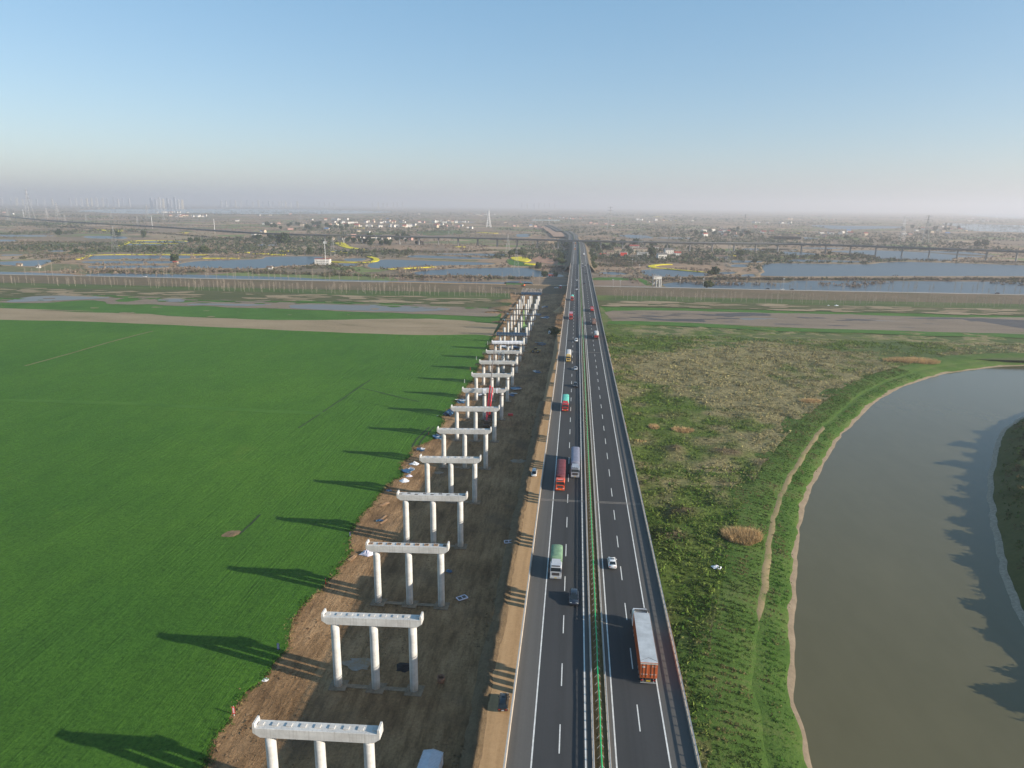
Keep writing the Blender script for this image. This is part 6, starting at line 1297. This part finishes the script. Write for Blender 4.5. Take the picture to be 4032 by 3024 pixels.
crumple((-53.4,170.4), 2.1, 1.5, 'crumpled pale lilac sheet by the left column of the third pier', m_lilac, 1); crumple((-55.8,222.7), 1.9, .9, 'white sheet heap nearest the fifth pier', m_white, 2); crumple((-55.9,238.9), 1.8, 1.2, 'white bag heap at the top of the wheat edge pile', m_white, 3); crumple((-55.2,227.1), 1.2, .7, 'lilac sheet between the white heaps', m_lilac, 4)
crumple((-59.0,298.9), 1.3, .5, 'small white scraps left of the column forms', m_white, 5); crumple((-58.6,117.1), .8, .4, 'pale litter at the wheat edge by second pier', m_white, 6); crumple((-32.1,123.8), 2.0, .35, 'black cloth lying between middle and right column of second pier', flat('black_cloth', (.008, .008, .01), .9), 7); lp = (39.0,171.9); crumple(lp, 1.5, .6, 'white litter patch in the meadow', m_white, 8, z=float(mz(np.array([lp[0]]), np.array([lp[1]]))[0]) + .25); crumple((262,737), 2.6, 1.0, 'white litter heap in the reeds right of the creek', m_white, 9, z=PZ + .3); crumple((254,736), 1.5, .8, 'small white litter left of the bigger heap in the reeds', m_white, 10, z=PZ + .3)
for i, (p, n, l, a) in enumerate((((-54.6,190.4), 3, 3.6, 1.2), ((-56.8,167.4), 4, 3.2, 1.25), ((-57.6,202.8), 5, 3.4, 1.0), ((-55.3,193.2), 3, 3.6, 1.3), ((-28.6,449.2), 6, 6.0, .9))):
    t = empty('timber_pile', (p[0], p[1], .05), a, ['planks lying on lit soil above the third pier', 'planks beside the lilac sheet', 'stacked orange timber at the wheat edge', 'loose timber below the stacked orange timber', 'long poles beside the loader in the shade'][i], 'timber', 'timber on the site')
    for j in range(n): MB().box(-l / 2, l / 2, -.1, .1, 0, .09).build('plank', m_wood, t, (random.uniform(-.2, .2), (j - n / 2) * .28, .08 * (j % 2)), random.uniform(-.08, .08))
def frame_pallet(p, rz, label):
    t = empty('window_frame', (p[0], p[1], .12), rz, label, 'frame', 'pale frames on the ground'); b = MB()
    for s in (-1, 1): b.box(-1.2, 1.2, s * .75 - .1, s * .75 + .1, 0, .22); b.box(s * 1.2 - .1, s * 1.2 + .1, -.65, .65, 0, .22)
    b.box(-.08, .08, -.65, .65, 0, .2); b.build('frame', m_lilac, t); MB().box(-1.1, 1.1, -.65, .65, .02, .08).build('panel', m_darkslab, t)
frame_pallet((-24.6,150.9), .7, 'pale double frame lying right of the third pier'); frame_pallet((-16.2,181.2), .2, 'pale double frame against the spoil berm')
# prefabricated cabin at the bottom edge
pc = (-21.4,98.8); sh = empty('site_cabin', (pc[0], pc[1] - 2.0, 0), -.06, 'small white ribbed site cabin cut by the bottom edge', 'cabin')
m_cab = flat('white_ribbed_panel', (0.60, 0.62, 0.68), .6, 0, .1, .8); MB().prism([(-1.7, 0), (1.7, 0), (1.7, 2.3), (0, 2.75), (-1.7, 2.3)], 'y', -2.4, 2.4).build('wall', m_cab, sh)
b = MB()
for i in range(17):
    y = -2.4 + i * .3
    for s in (-1, 1): b.bar((s * 1.78, y, 2.36), (0, y, 2.83), .04, 3)
tag(b.build('roof_rib', m_white, sh), kind='stuff'); MB().box(-.45, .45, 2.41, 2.46, 0, 2.0).build('door', WALL['grey_wall'], sh)
# bucket, red tank, drums
bk = (-23.7,119.1); t = empty('concrete_bucket', (bk[0], bk[1], 0), 0, 'round rusty concrete bucket on a frame right of second pier', 'bucket')
b = MB(); b.loft([[(r * math.cos(a), r * math.sin(a), z) for a in np.linspace(0, 6.283, 15)[:-1]] for r, z in ((.35, .5), (.75, 1.0), (.78, 2.0), (.70, 2.0), (.66, 1.2))], caps=False); b.build('drum', flat('rusty_drum', (.25, .13, .08), .8, 0, .3, 2), t)
for a in (.8, 2.4, 3.9, 5.5): MB().bar((.8 * math.cos(a), .8 * math.sin(a), 0), (.6 * math.cos(a), .6 * math.sin(a), 1.1), .05, 5).build('leg', m_rust, t)
rt = (-27.0,304.3); obj1('red_tank', MB().box(-1.1, 1.1, -.6, .6, .12, .9).box(-.9, -.7, -.5, .5, -.02, .12).box(.7, .9, -.5, .5, -.02, .12), flat('bright_red_tank', (.6, .03, .03), .5), (rt[0], rt[1], .05), .1, 'small bright red tank on shaded site ground', 'tank')
# boundary signs and marker stakes at the wheat edge
for i, (p, c, h, lab) in enumerate((((-59.9,106.8), 'r', 1.5, 'red and white sign board at wheat edge by nearest pier'), ((-59.7,126.4), 'v', 1.4, 'violet and white sign board at the wheat edge by second pier shadow'), ((-58.8,153.0), 'r', 1.6, 'red marker stake at wheat edge by third pier shadow'), ((-61.1,179.5), 'v', 1.0, 'pale violet flag left of lilac sheet'), ((-56.4,359.7), 'w', 2.0, 'white marker stake at the wheat edge by ninth pier'), ((-57.5,388.0), 'r', 2.0, 'red marker stake at the wheat edge by tenth pier'), ((-58.1,417.6), 'w', 2.0, 'white marker stake at the wheat edge by eleventh pier'), ((-57.2,465.4), 'w', 2.4, 'tall white marker stake by twelfth pier'), ((-57.4,271.2), 'r', 1.2, 'orange stake standing in the wheat by sixth pier'))):
    t = empty('sign_stake', (p[0], p[1], 0), .1, lab, 'sign', 'signs and stakes at the wheat edge'); mt = {'r': flat('sign_red', (.6, .04, .03), .6), 'v': flat('sign_violet', (.12, .08, .35), .6), 'w': m_white}[c]
    MB().bar((0, 0, -.2), (0, 0, h + .6), .05, 5).build('post', m_white, t); bw = .26 if i < 2 else .09; MB().box(-bw, bw, -.09, -.06, .5, h + .5).build('board', mt, t)
    if i < 2:
        for j in range(4): MB().box(-.14, .14, -.105, -.095, .75 + j * .28, .92 + j * .28).build('character', m_white, t)
# wheel loader
wl = (-24.0,446.1); t = empty('wheel_loader', (wl[0], wl[1] + 1, 0), 1.3, 'yellow brown wheel loader parked in the shade of the site', 'loader'); m_yl = flat('dusty_yellow', (.38, .24, .06), .6, 0, .2, 1)
MB().box(-1.1, 1.1, -3.2, -.6, .9, 1.9).build('engine_hood', m_yl, t); MB().box(-.8, .8, -.6, 2.0, .8, 1.3).build('front_frame', m_yl, t)
cbn = MB().box(-.75, .75, -.9, .7, 1.9, 3.2, .1, .1).build('cab', m_glass, t); MB().box(-.8, .8, -1.0, .8, 3.2, 3.32).build('cab_roof', m_yl, cbn)
MB().prism([(3.0, .2), (4.2, .1), (4.3, .3), (3.3, .5), (3.1, 1.3), (2.9, 1.2)], 'x', -1.4, 1.4).build('bucket', m_yl, t)
for s in (-1, 1): MB().bar((s * .6, .5, 1.5), (s * .6, 3.0, .8), .14, 4).build('lift_arm', m_yl, t)
for x in (-1.05, 1.05):
    for y in (-2.1, 1.4): wheel(t, x, y, .8, .5)
# truck crane in red behind the eighth pier
cr = empty('truck_crane', (-35.5, 290, 0), 0, 'red telescopic truck crane raising its long boom between the piers', 'crane'); m_cred = P_['orangered'] if False else glossy('crane_red', (0.62, 0.022, 0.03), .4)
MB().box(-1.35, 1.35, -6, 6, .9, 1.5).build('carrier', m_rust, cr); cb_ = MB().box(-1.3, 1.3, 4.6, 6.2, 1.5, 2.9, .05, .1).build('driver_cab', m_rust, cr); MB().box(-1.1, 1.1, 6.16, 6.22, 1.9, 2.7).build('windscreen', m_glass, cb_)
MB().box(-1.25, 1.25, -4.2, 1.0, 1.5, 2.6).build('turntable', m_rust, cr)
bt = Vector((1.4, 12.0, 31.0)); b0 = Vector((-.3, -2.0, 2.2)); b1 = b0 + (bt - b0) * .48
MB().bar(b0, b1, .5, 4, .42).build('boom_base', m_cred, cr); MB().bar(b1, bt, .30, 4, .2).build('boom_extension', flat('boom_grey', (.22, .19, .18), .6), cr); MB().bar(b0 + Vector((1.2, .6, 2.6)), b0 + (b1 - b0) * .9 + Vector((1.1, 0, 1.0)), .26, 8, smooth=True).build('lift_cylinder', m_cred, cr)
for s in (-1, 1):
    for y in (-5, 3.2): MB().box(min(s * 1.3, s * 3.2), max(s * 1.3, s * 3.2), y - .15, y + .15, .5, .8).build('outrigger', m_rust, cr)
    for y in (-4.2, -2.8, 2.0, 5.2): wheel(cr, s * 1.15, y, .55, .4)
MB().bar(bt, bt + Vector((0, 0, -9)), .04, 4).build('hoist_rope', m_chas, cr)
# green crawler crane farther on
cg = empty('crawler_crane', (-38.2, 545, -1.9), .3, 'light green crane with dark lattice boom among the far bare columns', 'crane'); m_cg = flat('light_green_crane', (.30, .48, .16), .5)
MB().box(-1.5, 1.5, -2.6, 2.2, 1.2, 3.4).build('house', m_cg, cg)
for s in (-1, 1): MB().box(s * 1.7 - .4, s * 1.7 + .4, -2.8, 2.8, 0, 1.1, 0, .3).build('track', m_chas, cg)
e0, e1, e2 = Vector((0, 1.5, 2.6)), Vector((-1.6, -3.6, 15.5)), Vector((-5.8, -14, 28.0)); MB().bar(e0, e1, .8, 4, .65).build('boom_base', m_cg, cg); MB().bar(e1, e2, .38, 4, .25).build('boom_tip', m_chas, cg)
# orange excavator and green screen on the levee by the last pier
ex = (-59,805); t = empty('excavator', (ex[0], ex[1] + 3, 2.1), 1.2, 'orange excavator on the levee behind the last pier', 'excavator'); m_ex = flat('excavator_orange', (.70, .14, .04), .5)
MB().box(-1.4, 1.4, -2, 1.4, 1.0, 2.6).build('house', m_ex, t); MB().box(-1.35, -.3, .2, 1.6, 2.6, 3.3).build('cab', m_glass, t)
for s in (-1, 1): MB().box(s * 1.2 - .3, s * 1.2 + .3, -2.2, 2.2, 0, .9, 0, .25).build('track', m_chas, t)
MB().bar((.3, 1.2, 2.0), (.3, 3.6, 5.6), .3, 4).build('boom', m_ex, t); MB().bar((.3, 3.6, 5.6), (.3, 6.0, 3.2), .22, 4).build('stick', m_ex, t); MB().box(-.2, .8, 5.7, 6.5, 2.2, 3.2).build('bucket', m_chas, t)
gs = (-66,804); t = empty('screening_rig', (gs[0], gs[1] + 3, 2.1), 0, 'long green machine on legs beside the orange excavator', 'machine'); m_gr = flat('machine_green', (.07, .17, .06), .7)
MB().box(-12, 8, -1.2, 1.2, 2.2, 3.6).build('conveyor', m_gr, t); [MB().bar((x, y, 0), (x, y, 2.3), .15, 4).build('leg', m_gr, t) for x in (-11, -3, 6) for y in (-1, 1)]
# heaps of dark spoil and stone by the last piers
def heap(p, r, h, mat, label, n=18, seed=1, z=None, cat='heap', name='spoil_heap'):
    rg = np.random.default_rng(seed); b = MB(); rings = []
    for k in range(6):
        f = 1 - k / 6; rings.append([(p[0] + r[0] * f * math.cos(a) * rg.uniform(.85, 1.15), p[1] + r[1] * f * math.sin(a) * rg.uniform(.85, 1.15), (tz(0, p[1]) if z is None else z) - .2 + h * (1 - f) ** .8 * rg.uniform(.8, 1.15)) for a in np.linspace(0, 6.283, n + 1)[:-1]])
    b.loft(rings); return tag(b.build(name, mat), label, cat, 'earth heaps on the site')
heap((-64,662), (19, 9), 3.6, m_bank, 'large dark spoil heap left of the bare far columns', 26, 1); heap((-66,638), (20, 7), 2.2, m_soil, 'second lower spoil heap left of the platform piers', 26, 2); heap((-68,716), (15, 8), 3.0, m_bank, 'spoil heap at the foot of the levee', 22, 3); heap((-57.1,581.3), (14, 6), 1.8, m_soil, 'low spoil heap at the field corner', 20, 4)
heap((-46.0,290.3), (4.6, 3.0), 1.5, m_bank, 'small tan earth heap between sixth and seventh pier', 18, 5)
heap((-12,647), (7, 10), 6, m_haul, 'lit orange earth ramp against the viaduct edge', 18, 6, z=-3)
m_stone = flat('broken_stone', (.34, .30, .26), .9, 0, .4, .6); pts = [(-47,781)]
b = MB()
for i in range(240):
    x = pts[0][0] + random.uniform(-11, 11); y = pts[0][1] + random.uniform(-7, 6); s = random.uniform(.3, .9); z = -1.0 + (y - pts[0][1] + 7) * .2 + random.uniform(0, .8)
    b.box(x - s, x + s, y - s * .7, y + s * .7, z - .6, z + s, s * .3, s * .25)
tag(b.build('broken_stone_slope', m_stone), 'rubble of broken stones on the levee behind the blue formwork', 'rubble', None, 'stuff')
# clods and small rubble over the working ground, spilled cement
n = 9000; x = rng.uniform(-62, -10, n); y = 62 + 500 * rng.random(n) ** 1.6; ex_ = np.interp(y, fe[:, 1], fe[:, 0]); k = (x > ex_ + .3) & (fbm(x, y, 9, 3) > .46); x, y = x[k], y[k]; n = len(x)
edge = np.abs(x - np.interp(y, fe[:, 1], fe[:, 0])); sz = rng.uniform(.06, .22, n) * (1 + 1.2 * np.exp(-edge / 3)) * (1 + 1.0 * np.exp(-((x + 16) / 2.2) ** 2))
clouds('soil_clods', x, y, tz(x, y) - .05, sz, np.array([[0.27, 0.175, 0.10]]) * rng.uniform(.6, 1.25, (n, 1)), 7, 1.0, 'clods and rubble strewn over the brown working ground', 'clods', .6, 31)
m_spill = earth('spilled_cement', [(0.42, (0.27, 0.18, 0.105)), (0.56, (0.27, 0.225, 0.185)), (0.72, (0.33, 0.30, 0.275))], .35, 1.6)
for i, (p, r) in enumerate((((-41.5,124.0), 3.6), ((-19.0,246.2), 3.0), ((-45.8,231.5), 2.0))):
    a = np.linspace(0, 6.283, 22)[:-1]; q = [(p[0] + r * math.cos(v) * random.uniform(.55, 1.2), p[1] + r * .7 * math.sin(v) * random.uniform(.5, 1.2)) for v in a]
    sheet('cement_spill', q, lambda x, y: sitez(x, y) + .09, m_spill, .8)
# green scrub in the shade of the viaduct
sc_ = (-14.4,535.3); x = rng.normal(sc_[0], 1.7, 420); y = rng.normal(sc_[1], 8, 420); clouds('shade_scrub', x, y, tz(x, y), rng.uniform(.5, 1.6, 420), np.array([[0.045, 0.075, 0.02]]) * rng.uniform(.6, 1.3, (420, 1)), 10, .5, 'dark green scrub at the haul road edge in viaduct shade', 'scrub', .9, 20)
# person in dark clothes on the cap of the eighth pier
pe = (-47.7,353.4); Yp = 86.9 + 30.15 * 7
me = bpy.data.meshes.new('person'); J = [(0, 0, .95), (0, 0, 1.2), (0, .02, 1.42), (0, .02, 1.52), (0, .03, 1.68), (.2, 0, 1.40), (.28, .04, 1.12), (.24, .2, .92), (-.2, 0, 1.40), (-.27, .06, 1.12), (-.2, .24, .98), (.1, 0, .88), (.12, .04, .48), (.12, 0, .06), (.12, .14, .03), (-.1, 0, .88), (-.13, .02, .48), (-.14, -.05, .06), (-.14, .1, .03)]
E_ = [(0, 1), (1, 2), (2, 3), (3, 4), (2, 5), (5, 6), (6, 7), (2, 8), (8, 9), (9, 10), (0, 11), (11, 12), (12, 13), (13, 14), (0, 15), (15, 16), (16, 17), (17, 18)]
me.from_pydata(J, E_, []); po = link('person', me, None, (pier_x(Yp) - 9.9, Yp - .15, 12.3 + 1.64 + SL * -9.9), 2.6)
sk = po.modifiers.new('skin', 'SKIN'); po.modifiers.new('sub', 'SUBSURF').levels = 1
for v, r in zip(me.skin_vertices[0].data, (.15, .15, .15, .06, .105, .075, .055, .04, .075, .055, .04, .09, .07, .05, .045, .09, .07, .05, .045)): v.radius = (r, r)
me.skin_vertices[0].data[0].use_root = True; po.data.materials.append(flat('dark_workwear', (.03, .03, .035), .9)); tag(po, 'person in dark workwear and white helmet standing on the sheeted pier cap', 'person')
b = MB(); b.loft([[(r * math.cos(a), .03 + r * 1.15 * math.sin(a), z) for a in np.linspace(0, 6.283, 11)[:-1]] for r, z in ((.15, 1.70), (.125, 1.76), (.10, 1.82), (.04, 1.86))]); b.build('helmet', m_white, po)
# ================================================================ HAZE
hm = bpy.data.materials.new('haze'); hm.use_nodes = True; ht = hm.node_tree; ht.nodes.clear(); ho = ht.nodes.new('ShaderNodeOutputMaterial'); hv = ht.nodes.new('ShaderNodeVolumePrincipled')
hv.inputs['Color'].default_value = (0.83, 0.82, 0.86, 1); hv.inputs['Density'].default_value = 0.00013; hv.inputs['Anisotropy'].default_value = 0.3
ht.links.new(hv.outputs[0], ho.inputs['Volume'])
hb = MB().box(-69000, 69000, -2500, 69500, -8.2, 300).build('haze', hm); tag(hb, 'pale even haze lying over the whole plain', 'haze', None, 'stuff')
# things that share a label get told apart by their order from the left as seen from the highway's near end
shared = {}
for o in COL.objects:
    if o.parent is None and o.get('label') and o.get('category'): shared.setdefault(o['label'], []).append(o)
for lab, lst in shared.items():
    if len(lst) > 1:
        lst.sort(key=lambda o: o.location.x / o.location.y)
        for i, o in enumerate(lst):
            o['label'] = '%s, %s from left' % (lab, ordn(i + 1)) if i < len(lst) - 1 else '%s, rightmost one' % lab
